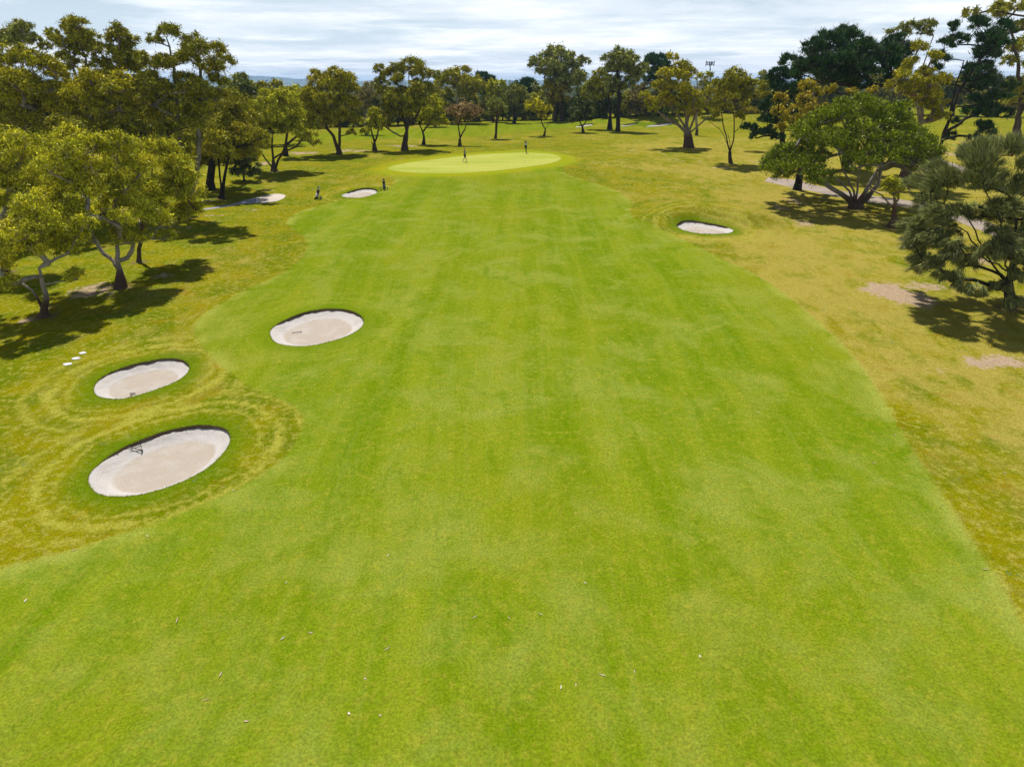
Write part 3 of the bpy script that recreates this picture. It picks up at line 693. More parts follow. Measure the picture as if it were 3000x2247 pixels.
# --- far trees
T('gum_tree', 'round blue-green gum beyond the grove against the hills', (705, 408), 'gum', 'grey', [(705, 232, 20), (690, 250, 18), (722, 250, 18), (705, 262, 18), (680, 270, 14), (728, 270, 14)], tw=9, bark='dark', group=GF)
T('gum_tree', 'wide olive gum behind the bushy forked gum', (775, 425), 'gum', 'olive', [(740, 275, 22), (775, 258, 22), (810, 255, 22), (840, 272, 22), (760, 295, 24), (800, 290, 24), (730, 310, 22), (870, 300, 20), (850, 325, 24), (715, 300, 16)], tw=12, bark='dark', group=GF)
T('gum_tree', 'low olive tree behind the V-stemmed gum', (885, 408), 'gum', 'lime', [(860, 265, 16), (885, 275, 18), (900, 300, 20), (880, 320, 20), (905, 340, 18)], tw=8, bark='dark', group=GF)
T('twiggy_tree', 'half-bare twiggy grey tree beside the big open gum', (1075, 395), 'gum', 'brown', [(1075, 255, 16), (1060, 275, 18), (1090, 280, 18), (1075, 300, 20), (1050, 300, 16), (1095, 250, 12), (1085, 320, 16)], tw=9, bark='grey', group=GF, dens=.45)
T('gum_tree', 'golden gum with white stem behind the dusky pink tree', (1342, 362), 'gum', 'gold', [(1352, 214, 24), (1322, 222, 22), (1301, 234, 22), (1372, 244, 24), (1393, 242, 20), (1408, 254, 17), (1284, 246, 19), (1327, 250, 20), (1390, 268, 20), (1357, 275, 22), (1306, 275, 20), (1340, 232, 18)], tw=9, bark='pale', group=GF)
T('gum_tree', 'light green gum beside the grey round-headed tree', (1445, 358), 'gum', 'lime', [(1443, 247, 16), (1464, 250, 16), (1433, 264, 15), (1458, 268, 15), (1475, 265, 12), (1440, 285, 14)], tw=7, bark='dark', group=GF)
T('cypress_tree', 'flat-topped dark cypress behind the golden gum', (1420, 348), 'pine', 'pine', [(1402, 225, 12), (1418, 228, 15), (1433, 236, 15), (1445, 244, 10), (1410, 245, 16), (1428, 255, 16), (1405, 270, 18), (1425, 280, 18)], tw=8, bark='black', group=GF)
T('pine_tree', 'spiky dark pine before the distant blue plain', (1540, 346), 'pine', 'pine', [(1520, 248, 10), (1535, 246, 11), (1547, 242, 11), (1560, 244, 12), (1530, 262, 12), (1550, 262, 14), (1545, 280, 14)], tw=8, bark='black', group=GF)
T('pine_tree', 'dark pine between the layered gum and the thick-trunked gum', (1925, 338), 'pine', 'pine', [(1911, 175, 16), (1936, 180, 18), (1900, 183, 12), (1922, 194, 19), (1950, 197, 16), (1911, 217, 19), (1939, 217, 18), (1894, 233, 15), (1920, 240, 18), (1945, 240, 16)], tw=11, bark='black', group=GF, fill=.5)
T('twiggy_tree', 'brown-grey twiggy tree between the twin trunks and the thick-trunked gum', (1865, 341), 'gum', 'brown', [(1867, 267, 19), (1894, 255, 19), (1855, 289, 19), (1883, 289, 19), (1842, 300, 15), (1905, 285, 16), (1870, 310, 16)], tw=9, bark='black', group=GF, dens=.8)
T('gum_tree', 'pale gum behind the vase-shaped gum', (2090, 340), 'gum', 'lime', [(2055, 225, 13), (2075, 222, 12), (2065, 245, 14), (2085, 250, 14), (2062, 270, 14)], tw=7, bark='grey', group=GF)
T('gum_tree', 'grey gum tops in front of the lower dark pine', (2250, 345), 'gum', 'grey', [(2240, 218, 13), (2255, 228, 13), (2225, 240, 14), (2250, 250, 15), (2235, 270, 14)], tw=7, bark='grey', group=GF)
T('gum_tree', 'olive gum behind the leaning gum by the green', (1275, 372), 'gum', 'olive', [(1268, 262, 16), (1255, 280, 16), (1285, 280, 16), (1270, 300, 18), (1245, 300, 14), (1295, 300, 14)], tw=7, bark='dark', group=GF)
T('gum_tree', 'yellow bushy tree in the far belt beside the orange-tinged gum', (1560, 352), 'gum', 'lime', [(1560, 290, 16), (1580, 285, 16), (1545, 300, 14), (1575, 305, 15)], tw=6, bark='dark', group=GF)
T('gum_tree', 'olive tree in the far belt behind the low dark tree', (1715, 350), 'gum', 'olive', [(1705, 270, 18), (1730, 285, 18), (1700, 295, 18), (1745, 305, 16), (1720, 310, 16)], tw=7, bark='dark', group=GF)
rb = random.Random(5)
belt = [(640, 420), (870, 376), (1100, 373), (1300, 361), (1450, 354.5), (1700, 352), (1860, 340), (2050, 333), (2400, 330), (3100, 345)]
bx_, by_ = [p[0] for p in belt], [p[1] for p in belt]
x = 700.0
while x < 2330:
    yb_ = float(np.interp(x, bx_, by_)) - rb.uniform(0.5, 3.0)
    h = rb.uniform(34, 62) * (1.65 if x < 1650 else 1.1)
    wd = rb.uniform(20, 34)
    lob = []
    for i in range(8):
        lob.append((x + rb.uniform(-1, 1) * wd * .75, yb_ - 6 - (h - 10) * (i / 8 + .12 * rb.random()), wd * rb.uniform(.42, .62)))
    pch = rb.choice(['dark', 'dark', 'olive', 'grey', 'brown', 'leafy'])
    T('shrub', {'dark': 'very dark green', 'olive': 'olive', 'grey': 'grey-green', 'brown': 'brownish', 'leafy': 'fresh green'}[pch] + ' shrub in the dense belt closing off the far fairway', (x, yb_), 'gum', pch, lob, tw=4, bark='black',
      group='shrubs in the far belt', cat='shrub', fill=.6, litter=0)
    x += rb.uniform(17, 30)
for i, (hx, hy) in enumerate([(2180, 334), (2197, 333.5), (2215, 333)]):
    T('hedge_bush', 'clipped orange-flowering bush at the edge of the far lawn', (hx, hy), 'gum', 'rust', [(hx - 5, hy - 7, 8), (hx + 5, hy - 7, 8), (hx, hy - 9, 8)], tw=3, bark='black', group='clipped bushes at the far lawn', cat='bush', litter=0)
xx_ = -140.0
while xx_ < 700:
    yb2 = float(np.interp(xx_, [-140, 300, 700], [520, 500, 425])) - rb.uniform(0, 25)
    pch = rb.choice(['olive', 'dark', 'olive', 'gold'])
    T('gum_tree', {'olive': 'olive', 'dark': 'dark green', 'gold': 'golden'}[pch] + ' shaded tree filling the back of the grove', (xx_, yb2), 'gum', pch,
      [(xx_ + rb.uniform(-60, 60), yb2 - 60 - rb.random() * (yb2 - 330), rb.uniform(28, 40)) for _ in range(8)], tw=11, bark='dark', group='trees filling the back of the grove', litter=0)
    xx_ += rb.uniform(45, 70)
for i, (bx0, by0, pl) in enumerate([(2860, 342, 'olive'), (2790, 340, 'dark'), (2920, 342, 'dark'), (2980, 345, 'olive'), (2730, 338, 'olive'), (3050, 345, 'dark'), (2660, 336, 'dark'), (2590, 335, 'olive'), (2440, 333, 'dark'), (2380, 333, 'olive')]):
    T('gum_tree', ('dark' if pl == 'dark' else 'olive') + ' distant bushy tree closing the view beyond the leaning pine', (bx0, by0), 'gum', pl, [(bx0 + rb.uniform(-40, 40), by0 - 20 - rb.random() * 85, rb.uniform(20, 30)) for _ in range(8)], tw=8, bark='dark', group='trees closing the view beyond the pines', litter=0)

# ------------------------------------------------------------------ the ground sheet, cut along every outline
pts = []
y = -40.0
row = 0
while y < 420:
    dy = max(0.8, 0.0125 * abs(y))
    if y > 125:
        dy = 0.022 * y
    dx = dy * 1.1
    half = 0.92 * max(y, 0) + 32
    xs = np.arange(-half, half, dx) + (row % 2) * dx * 0.5
    pts.append(np.stack([xs, np.full_like(xs, y)], 1))
    y += dy
    row += 1
yy = 430.0
while yy < 14000:
    dy = 0.10 * yy
    xs = np.arange(-0.95 * yy - 60, 0.95 * yy + 60, dy)
    pts.append(np.stack([xs, np.full_like(xs, yy)], 1))
    yy += dy
grid = np.vstack(pts)
regions = [('fairway', FAIR), ('putting_green', GREEN), ('pad', PAD), ('asphalt', ASPH), ('gravel', GRAV), ('gravel', GRAV2)] + [('hole', b['out']) for b in BUNK]
# drop grid points that sit too near an outline
keep = np.ones(len(grid), bool)
near = grid[:, 1] < 330
for nm, P in regions:
    lo, hi = P.min(0) - 3, P.max(0) + 3
    sel = near & keep & (grid[:, 0] > lo[0]) & (grid[:, 0] < hi[0]) & (grid[:, 1] > lo[1]) & (grid[:, 1] < hi[1])
    idx = np.nonzero(sel)[0]
    d = sd_poly(grid[idx], P)
    keep[idx[(np.abs(d) < 0.25)]] = False
    if nm == 'hole':
        keep[idx[d > 0]] = False
grid = grid[keep]
cv, cf = list(map(tuple, grid)), []
for nm, P in regions:
    s = len(cv)
    cv += [tuple(p) for p in P]
    cf.append(list(range(s, s + len(P))))
vo, eo, fo, ov, oe, of = delaunay_2d_cdt([Vector((a, b_)) for a, b_ in cv], [], cf, 0, 1e-5)
XY = np.array([(v.x, v.y) for v in vo])
FA = np.array([f for f in fo if len(f) == 3], dtype=np.int64)
cen = XY[FA].mean(1)
lab = np.full(len(FA), 'rough', dtype='U16')
for want in ('fairway', 'putting_green', 'gravel', 'asphalt', 'pad', 'hole'):
    for nm, P in regions:
        if nm != want:
            continue
        lo, hi = P.min(0), P.max(0)
        idx = np.nonzero((cen[:, 0] > lo[0]) & (cen[:, 0] < hi[0]) & (cen[:, 1] > lo[1]) & (cen[:, 1] < hi[1]))[0]
        lab[idx[sd_poly(cen[idx], P) > 0]] = want
Z = zg(XY[:, 0], XY[:, 1])
PX = XY
nearm = XY[:, 1] < 430
sd_f = np.full(len(PX), -9.0)
sd_g = np.full(len(PX), -9.0)
sd_r = np.full(len(PX), -9.0)
dbk = np.full(len(PX), 9.0)
sd_f[nearm] = np.clip(sd_poly(PX[nearm], FAIR), -9, 9)
sd_g[nearm] = np.clip(sd_poly(PX[nearm], GREEN), -9, 9)
sd_r[nearm] = np.clip(sd_poly(PX[nearm], FARF), -9, 9)
for b in BUNK:
    dbk[nearm] = np.minimum(dbk[nearm], np.maximum(-sd_poly(PX[nearm], b['out']), 0))
dirt = np.zeros(len(PX))
for (cx, cy, rx, ry, st) in DIRT:
    c = g2(cx, cy)
    ww = abs(g2(cx + rx, cy)[0] - c[0])
    hh = max(0.5, abs(g2(cx, cy - ry)[1] - g2(cx, cy + ry)[1]) / 2)
    d = np.sqrt(((PX[:, 0] - c[0]) / ww) ** 2 + ((PX[:, 1] - c[1]) / hh) ** 2)
    dirt = np.maximum(dirt, st * (1 - sstep(0.3, 1.5, d)))
litter = np.zeros(len(PX))
for (bp, tw, lt) in TREE_BASES:
    c = g2(*bp)
    rr = (0.55 + tw * (c[1] / 2000.0) * 0.8)
    d = np.sqrt(((PX[:, 0] - c[0]) / rr) ** 2 + ((PX[:, 1] - c[1]) / rr) ** 2)
    litter = np.maximum(litter, 0.75 * lt * (1 - sstep(0.4, 1.7, d)))
dry = sstep(8, 26, PX[:, 0]) * (1 - sstep(115, 180, PX[:, 1])) * 0.95 + 0.18
dry = dry + 0.10 * sstep(110, 130, PX[:, 1]) * (1 - sstep(150, 190, PX[:, 1]))
gattr = dict(sd_fairway=sd_f, sd_green=sd_g, sd_far=sd_r, d_bunker=dbk, dirt=dirt, dry=dry, litter=litter)
V3 = np.column_stack([XY, Z])


def sub_mesh(name, want, mat):
    f = FA[lab == want]
    used, inv = np.unique(f, return_inverse=True)
    o = fast_mesh(name, V3[used], inv.reshape(-1, 3), mat, None, {k: v[used] for k, v in gattr.items()}, smooth=True)
    tag(o, kind='structure')
    return o


sub_mesh('ground', 'rough', M_TURF)
sub_mesh('fairway', 'fairway', M_TURF)
sub_mesh('putting_green', 'putting_green', M_TURF)
sub_mesh('path', 'asphalt', M_ASPH)
sub_mesh('path_end', 'pad', M_CONC)
sub_mesh('gravel_path', 'gravel', M_GRAV)


# ------------------------------------------------------------------ sand bunkers
def leaf_mat():
    m, n = new_mat('foliage')
    tint = n.attr('tint', out=1)
    ln = n.attr('ln', out=1)
    gn = n('ShaderNodeNewGeometry', out=1)
    nm = n('ShaderNodeVectorMath', {0: n('ShaderNodeVectorMath', {0: n.vmul(ln, (0.62, 0.62, 0.62)), 1: n.vmul(gn, (0.50, 0.50, 0.50))}, operation='ADD')}, operation='NORMALIZE')
    d = n('ShaderNodeBsdfDiffuse', {'Color': tint, 'Normal': nm})
    tr = n('ShaderNodeBsdfTranslucent', {'Color': n.mix(1.0, tint, (1.10, 1.12, 0.8), 'MULTIPLY'), 'Normal': nm})
    mx = n('ShaderNodeMixShader', {0: 0.22, 1: d, 2: tr})
    gl = n('ShaderNodeBsdfGlossy', {'Color': (0.9, 0.9, 0.6, 1), 'Roughness': 0.35})
    mx2 = n('ShaderNodeMixShader', {0: 0.016, 1: mx, 2: gl})
    finish(n, mx2)
    return m


M_LEAF = leaf_mat()


def make_bunker(b, k):
    out = b['out']
    c = out.mean(0)
    n = len(out)
    rel = out - c
    cz = float(zg(c[0], c[1]))
    root = empty('sand_bunker', (c[0], c[1], cz), b['label'], 'bunker', 'sand bunkers')
    rad = np.linalg.norm(rel, axis=1)
    # the far side of a bunker has the higher, cut face
    ny = rel[:, 1] / rad
    dr = b['drop'] * (0.04 + 0.96 * sstep(-0.40, 0.55, ny))
    rng = np.random.default_rng(40 + k)
    dr = dr * (1 + 0.18 * rng.standard_normal(n).clip(-1.5, 1.5))
    b['c'], b['ang'] = c, None

    def ring(off, dz, t=1.0):
        p = c + rel * t * ((rad + off) / rad)[:, None]
        return np.column_stack([p, zg(p[:, 0], p[:, 1]) + dz])
    lipv = [ring(0.0, 0.003), ring(0.03, -dr * 0.5), ring(0.02, -dr - 0.06)]
    L = np.vstack(lipv) - np.array([c[0], c[1], cz])
    F = []
    for r_ in range(len(lipv) - 1):
        for i in range(n):
            j = (i + 1) % n
            F.append((r_ * n + i, r_ * n + j, (r_ + 1) * n + j, (r_ + 1) * n + i))
    fast_mesh('lip', L, np.array(F), M_LIP, root, smooth=True)
    ts = [1.006, .985, .95, .91, .86, .81, .76, .71, .66, .58, .48, .36, .22, .10]
    S, A = [], []
    for t in ts:
        p = c + rel * t
        dep = b['depth'] * (1 - sstep(0.66, 1.0, np.full(n, min(t, 1.0))))
        w_ = dr if t > .9 else dr * 0 + dr.mean() * 0.9
        w_ = dr * sstep(.6, 1.0, t) + dr.mean() * 0.8 * (1 - sstep(.6, 1.0, t))
        jit = 0.012 * rng.standard_normal(n) * (0.2 if t < .7 else 1.0)
        S.append(np.column_stack([p, zg(p[:, 0], p[:, 1]) - w_ - dep + jit]))
        A.append(np.full(n, t))
    b['floor'] = (b['depth'], dr.mean() * 0.8)
    ctr = np.array([[c[0], c[1], cz - dr.mean() * 0.8 - b['depth']]])
    S = np.vstack(S + [ctr]) - np.array([c[0], c[1], cz])
    A = np.concatenate(A + [[0.0]])
    F = []
    for r_ in range(len(ts) - 1):
        for i in range(n):
            j = (i + 1) % n
            F.append((r_ * n + i, r_ * n + j, (r_ + 1) * n + j))
            F.append((r_ * n + i, (r_ + 1) * n + j, (r_ + 1) * n + i))
    e = (len(ts) - 1) * n
    for i in range(n):
        F.append((e + i, e + (i + 1) % n, len(S) - 1))
    fast_mesh('sand', S, np.array(F), M_SAND, root, {'rim': A}, smooth=True)
    # ragged grass hanging over the edge
    per = np.linalg.norm(np.roll(out, -1, 0) - out, axis=1).sum()
    nb = int(per * (90 if k < 3 else 30))
    bl = 0.055 if k < 3 else 0.11
    i = rng.integers(0, n, nb)
    f = rng.random(nb)[:, None]
    p = out[i] * (1 - f) + out[(i + 1) % n] * f
    outw = p - c
    outw /= np.linalg.norm(outw, axis=1)[:, None]
    o2 = rng.normal(0, 0.05, nb)[:, None]
    p = p + outw * np.abs(o2)
    base = np.column_stack([p, zg(p[:, 0], p[:, 1]) + 0.005])
    tip = base + np.column_stack([-outw * 0.6 + rng.normal(0, .5, (nb, 2)), rng.random(nb) * 0.8 + 0.1]) * (bl * rng.uniform(.5, 1.3, nb))[:, None]
    side = np.column_stack([-outw[:, 1], outw[:, 0], np.zeros(nb)]) * (bl * 0.25)
    V = np.empty((nb, 3, 3))
    V[:, 0], V[:, 1], V[:, 2] = base - side, base + side, tip
    tint = np.array([(.12, .19, .008)]) * rng.uniform(.7, 1.4, nb)[:, None] + np.array([[.09, .03, .01]]) * rng.random(nb)[:, None]
    V = V.reshape(-1, 3) - np.array([c[0], c[1], cz])
    g = fast_mesh('grass_fringe', V, np.arange(nb * 3).reshape(-1, 3), M_LEAF, root,
                  {'tint': np.repeat(tint, 3, 0), 'ln': np.tile(np.array([[0, 0, 1.0]]), (nb * 3, 1))})
    tag(g, kind='stuff')


for k, b in enumerate(BUNK):
    make_bunker(b, k)


def sand_z(b, p):
    rel = b['out'] - b['c']
    ang = np.arctan2(rel[:, 1], rel[:, 0])
    d = p - b['c']
    i = int(np.argmin(np.abs(np.angle(np.exp(1j * (ang - math.atan2(d[1], d[0])))))))
    t = np.linalg.norm(d) / np.linalg.norm(rel[i])
    return float(zg(p[0], p[1])) - b['floor'][1] - b['depth'] * float(1 - sstep(0.66, 1.0, min(t, 1.0)))


# ------------------------------------------------------------------ trees
BARK = {}


def bark_mat(kind):
    if kind in BARK:
        return BARK[kind]
    m, n = new_mat('bark_' + kind)
    pos = n('ShaderNodeNewGeometry', out=0)
    bh = n.attr('bh')
    st = n.noise(n.vmul(pos, (1.0, 1.0, 0.18)), 9.0, 5.0, 0.65)
    pa = n.noise(n.vmul(pos, (1.0, 1.0, 0.5)), 1.6, 4.0, 0.6, 0.6)
    cols = {'pale': ((.36, .32, .27), (.22, .18, .145)), 'grey': ((.26, .23, .195), (.15, .125, .10)), 'dark': ((.100, .070, .044), (.056, .038, .024)),
            'black': ((.042, .034, .027), (.020, .016, .013)), 'mixed': ((.27, .225, .17), (.15, .11, .075))}[kind]
    c = n.mix(n.ramp(pa, 0.40, 0.66), cols[0], cols[1])
    c = n.mix(n.math('MULTIPLY', n.ramp(st, 0.5, 0.72), 0.55), c, [v * 0.45 for v in cols[1]])
    if kind in ('pale', 'mixed', 'grey'):
        lim = {'pale': 1.7, 'grey': 1.6, 'mixed': 2.6}[kind]
        hh = n.math('ADD', bh, n.math('MULTIPLY', n.math('SUBTRACT', pa, 0.5), 2.2))
        c = n.mix(n.ramp(hh, lim * 1.15, lim * 0.55), c, n.mix(st, (.045, .026, .016), (.135, .080, .050)))
    bump = n('ShaderNodeBump', {'Strength': 0.6, 'Distance': 0.05, 'Height': st})
    finish(n, n('ShaderNodeBsdfPrincipled', {'Base Color': c, 'Roughness': 0.9, 'Specular IOR Level': 0.15, 'Normal': bump}))
    BARK[kind] = m
    return m


def unit(v):
    return v / (np.linalg.norm(v, axis=-1, keepdims=True) + 1e-9)


LEAF_TOTAL = [0]


def build_tree(sp, seed):
    rng = np.random.default_rng(seed)
    bx, by = sp['base']
    B = g3(bx, by)
    yb = B[1]
    _, mpp = plane_pt(bx, by, yb)
    root = empty(sp['name'], B, sp['label'], sp['cat'], sp['group'])
    # crown clumps in the plane of the trunk, then spread in depth
    lobes = []
    if sp['lobes']:
        L = [(plane_pt(a, b_, yb)[0], (1.28 if sp['style'] == 'sheoak' else 1.16) * r * plane_pt(a, b_, yb)[1]) for a, b_, r in sp['lobes']]
        xs = np.array([l[0][0] for l in L])
        rs = np.array([l[1] for l in L])
        xc, hw = 0.5 * ((xs - rs).min() + (xs + rs).max()), 0.5 * ((xs + rs).max() - (xs - rs).min())
        sgn = 1
        for p, r in L:
            wdt = math.sqrt(max(0.0, hw * hw - (p[0] - xc) ** 2))
            off = sgn * rng.uniform(0.05, 0.5) * max(0, wdt - 0.5 * r) * 0.8
            sgn = -sgn
            lobes.append((p + np.array([0, off, 0]), r))
        n0 = len(L)
        for _ in range(int(n0 * sp['fill'])):
            i, j = rng.integers(0, n0, 2)
            f = rng.uniform(.25, .75)
            p = L[i][0] * f + L[j][0] * (1 - f)
            r = (L[i][1] + L[j][1]) * 0.5 * rng.uniform(.75, 1.0)
            wdt = math.sqrt(max(0.0, hw * hw - (p[0] - xc) ** 2))
            off = rng.choice([-1, 1]) * rng.uniform(.45, .9) * max(0, wdt - 0.6 * r)
            p = p + np.array([0, off, -0.12 * abs(off)])
            if p[2] - r < B[2] + (0.07 if sp['style'] == 'sheoak' else 0.14) * (max(l[0][2] for l in L) - B[2]):
                continue
            lobes.append((p, r))
    if sp['style'] == 'leafy':
        x0, x1, yt, yr = DOME
        pl, pr, pt = plane_pt(x0, yr, yb)[0], plane_pt(x1, yr, yb)[0], plane_pt(0.5 * (x0 + x1), yt, yb)[0]
        a_ = (pr[0] - pl[0]) / 2
        lobes = []
        for rho, cnt in ((.0, 1), (.26, 5), (.48, 9), (.68, 14), (.84, 18), (.95, 20)):
            for q in range(cnt):
                th = 2 * math.pi * (q + rng.uniform(-.25, .25)) / cnt
                rr_ = a_ * (rho + rng.uniform(-.05, .03)) * .93
                zz = pt[2] - (pt[2] - pl[2]) * rho ** 2.0 - rng.uniform(.5, 1.6) - (0.9 if math.cos(th) < -.6 and rho > .8 else 0)
                lobes.append((np.array([(pl[0] + pr[0]) / 2 + rr_ * math.cos(th), yb + .85 * rr_ * math.sin(th), zz]), rng.uniform(1.15, 1.75)))
    # skeleton: stems first, then a limb to every clump
    pos, par = [B - np.array([0, 0, 0.35])], [-1]
    pos.append(B + np.array([0, 0, 0.05]))
    par.append(0)
    stems = sp['stems']
    if not stems:
        cz = np.mean([l[0] for l in lobes], axis=0)
        top = cz.copy()
        h = top[2] - B[2]
        stems_w = [[B, B + (top - B) * np.array([.12, .2, .33]) + rng.normal(0, .03, 3) * h, B + (top - B) * np.array([.4, .6, .66]) + rng.normal(0, .03, 3) * h, top]]
    else:
        stems_w = []
        for k, s in enumerate(stems):
            q = []
            sy = rng.uniform(-1, 1) * (0.35 if k else 0.1)
            for i, (a, b_) in enumerate(s):
                p = plane_pt(a, b_, yb)[0]
                hgt = max(0.0, p[2] - B[2])
                p = p + np.array([0, sy * hgt * 0.55, 0])
                q.append(p)
            stems_w.append(q)
    stem_info = {}
    for k, q in enumerate(stems_w):
        # attach the start of the stem to the nearest existing node
        d = [np.linalg.norm(p - q[0]) for p in pos]
        last = 1 if k == 0 else int(np.argmin(d))
        if k > 0 and np.linalg.norm(q[0] - B) < 0.35 + sp['tw'] * mpp:
            last = 1
        prevp = pos[last]
        for p in q[1:]:
            m = max(2, int(np.linalg.norm(p - prevp) / (9 * mpp + 0.35)))
            m = min(m, 5)
            a0 = pos[last]
            for t in range(1, m + 1):
                pt = a0 + (p - a0) * t / m
                if t < m:
                    pt = pt + rng.normal(0, 0.025, 3) * np.linalg.norm(p - a0)
                pos.append(pt)
                par.append(last)
                last = len(pos) - 1
                stem_info[last] = k
            prevp = p
    tips = {}
    order = sorted(range(len(lobes)), key=lambda i: np.linalg.norm(lobes[i][0] - B))
    for i in order:
        c, r = lobes[i]
        P = np.array(pos)
        dv = c - P
        dist = np.linalg.norm(dv, axis=1)
        cost = dist + 1.2 * np.maximum(0, P[:, 2] - c[2] + 0.15 * dist)
        cost[:2] += 3.0
        a = int(np.argmin(cost))
        p0, p2 = P[a], c - np.array([0, 0, 0.25 * r])
        ln = np.linalg.norm(p2 - p0)
        p1 = p0 + (p2 - p0) * 0.45 + np.array([0, 0, 0.12 * ln]) + rng.normal(0, .07, 3) * ln
        m = int(np.clip(ln / (12 * mpp + 0.3), 2, 5))
        last = a
        for t in np.arange(1, m + 1) / m:
            pt = (1 - t) ** 2 * p0 + 2 * t * (1 - t) * p1 + t * t * p2
            pos.append(pt + rng.normal(0, .015, 3) * ln)
            par.append(last)
            last = len(pos) - 1
        tips[last] = r
    n_skel = len(pos)
    D = math.hypot(B[0], B[1])
    leaf_s = float(np.clip((0.0027 if D < 150 else 0.0034) * D, 0.125, 0.90))
    # twigs out to the tufts inside each clump
    subs = []
    tw_min = max(0.011, 0.00022 * D)
    for i, (c, r) in enumerate(lobes):
        ns = int(np.clip(9 + 5 * (r / (leaf_s * 5)), 9, 22))
        d = unit(rng.normal(size=(ns, 3)))
        d[:, 2] = np.where(d[:, 2] < -0.35, -d[:, 2], d[:, 2])
        s = c + d * np.array([1, 1, .82]) * (r * rng.uniform(.5, .86, ns))[:, None]
        subs.append((s, r * rng.uniform(.34, .56, ns)))
    tipl = list(tips.keys())
    if sp['style'] != 'bare' and D < 170:
        tp = np.array(pos)[tipl]
        for (s, rr), (c, r) in zip(subs, lobes):
            a = tipl[int(np.argmin(np.linalg.norm(tp - c, axis=1)))]
            for q in s[:(10 if D < 100 else 5)]:
                midp = 0.5 * (pos[a] + q) + rng.normal(0, .08, 3) * r
                pos.append(midp)
                par.append(a)
                pos.append(q)
                par.append(len(pos) - 2)
    P = np.array(pos)
    par = np.array(par)
    nn = len(P)
    child = [[] for _ in range(nn)]
    for i in range(1, nn):
        child[par[i]].append(i)
    area = np.zeros(nn)
    ex = 2.15
    for i in range(nn - 1, -1, -1):
        if not child[i]:
            area[i] += 0.02 ** ex if i >= n_skel else 0.045 ** ex
        if par[i] >= 0:
            area[par[i]] += area[i]
    rad = area ** (1 / ex)
    rb_ = sp['tw'] * mpp * 0.5
    k = rb_ / rad[1]
    # keep the tips thin while the trunk takes its measured width
    rel = rad / rad[1]
    rad = rb_ * rel ** 1.35
    rad = np.maximum(rad, tw_min)
    if stems and len(stems) >= 2 and sp['style'] != 'bare':
        ns_ = len(stems)
        hi_ = {2: .74, 3: .64, 4: .55}.get(ns_, .46)
        zt = max(P[i][2] for i in stem_info) - B[2]
        for i, kq in stem_info.items():
            f = max(0.0, min(1.0, (P[i][2] - B[2]) / zt))
            base_shared = (stems[1][0][1] < stems[0][0][1] - 12 and kq == 0 and f < .22)
            top_ = (1.0 if base_shared else hi_) * (1 - .62 * f) * rb_
            rad[i] = min(max(rad[i], .45 * top_), top_)
    if sp['style'] == 'bare':
        rad = np.maximum(rad, 0.05)
    hgt = P[:, 2] - B[2]
    flare = 1 + 0.45 * np.exp(-np.maximum(hgt, 0) / (0.8 * rb_ + 0.12))
    rad = rad * np.where(hgt < 3 * rb_ + .6, flare, 1.0)
    dirs = np.zeros((nn, 3))
    dirs[0] = (0, 0, 1)
    for i in range(1, nn):
        v = P[i] - P[par[i]]
        if child[i]:
            v = unit(v) + unit(P[child[i][0]] - P[i])
        dirs[i] = unit(v)
    V, F, H = [], [], []
    ring_id = {}

    def ring(i, r, d, ns):
        ref = np.array([1.0, 0, 0]) if abs(d[0]) < 0.8 else np.array([0, 1.0, 0])
        u = unit(np.cross(d, ref))
        v = np.cross(d, u)
        s = len(V)
        for q in range(ns):
            an = 2 * math.pi * q / ns
            wob = 1 + 0.10 * math.sin(an * 3 + i) if r > 0.12 else 1
            V.append(P[i] + (u * math.cos(an) + v * math.sin(an)) * r * wob)
            H.append(P[i][2] - B[2])
        return s
    for i in range(1, nn):
        p = par[i]
        ns = 9 if rad[i] > 0.09 else (6 if rad[i] > 0.03 else 3)
        if child[p][0] == i and p in ring_id and ring_id[p][1] == ns:
            s0 = ring_id[p][0]
        else:
            s0 = ring(p, min(rad[p], rad[i] * 1.25), dirs[i] if child[p][0] != i else dirs[p], ns)
        s1 = ring(i, rad[i], dirs[i], ns)
        ring_id[i] = (s1, ns)
        for q in range(ns):
            q2 = (q + 1) % ns
            F.append((s0 + q, s0 + q2, s1 + q2, s1 + q))
    fast_mesh('trunk', np.array(V) - B, np.array(F), bark_mat(sp['bark']), root, {'bh': np.array(H)}, smooth=True)
    if sp['style'] == 'bare':
        return
    # leaves: many small blades gathered in tufts
    style = sp['style']
    pal = np.array(PAL[sp['pal']])
    treec = np.mean([c for c, r in lobes], axis=0)
    AV, AN, AT = [], [], []
    base_tone = rng.uniform(.9, 1.12)
    dens = {'gum': 68, 'leafy': 74, 'pine': 80, 'sheoak': 62, 'fine': 70}[style] * sp['dens']
    for (c, r), (s, rr) in zip(lobes, subs):
        N = int(dens * (r / leaf_s) ** 2)
        N = max(60, N)
        LEAF_TOTAL[0] += N
        wgt = rr ** 2 / (rr ** 2).sum()
        si = rng.choice(len(s), N, p=wgt)
        d = unit(rng.normal(size=(N, 3)))
        rad_ = np.abs(rng.normal(0, .50, N))
        flat = {'gum': .72, 'leafy': .62, 'pine': .55, 'sheoak': .8, 'fine': .8}[style]
        loc = d * np.array([1, 1, flat]) * (rr[si] * rad_)[:, None]
        p = s[si] + loc
        outw = unit(p - c)
        rnd = rng.normal(size=(N, 3))
        nrm = unit(unit(loc) * .8 + outw * .7 + np.array([0, 0, .45]))
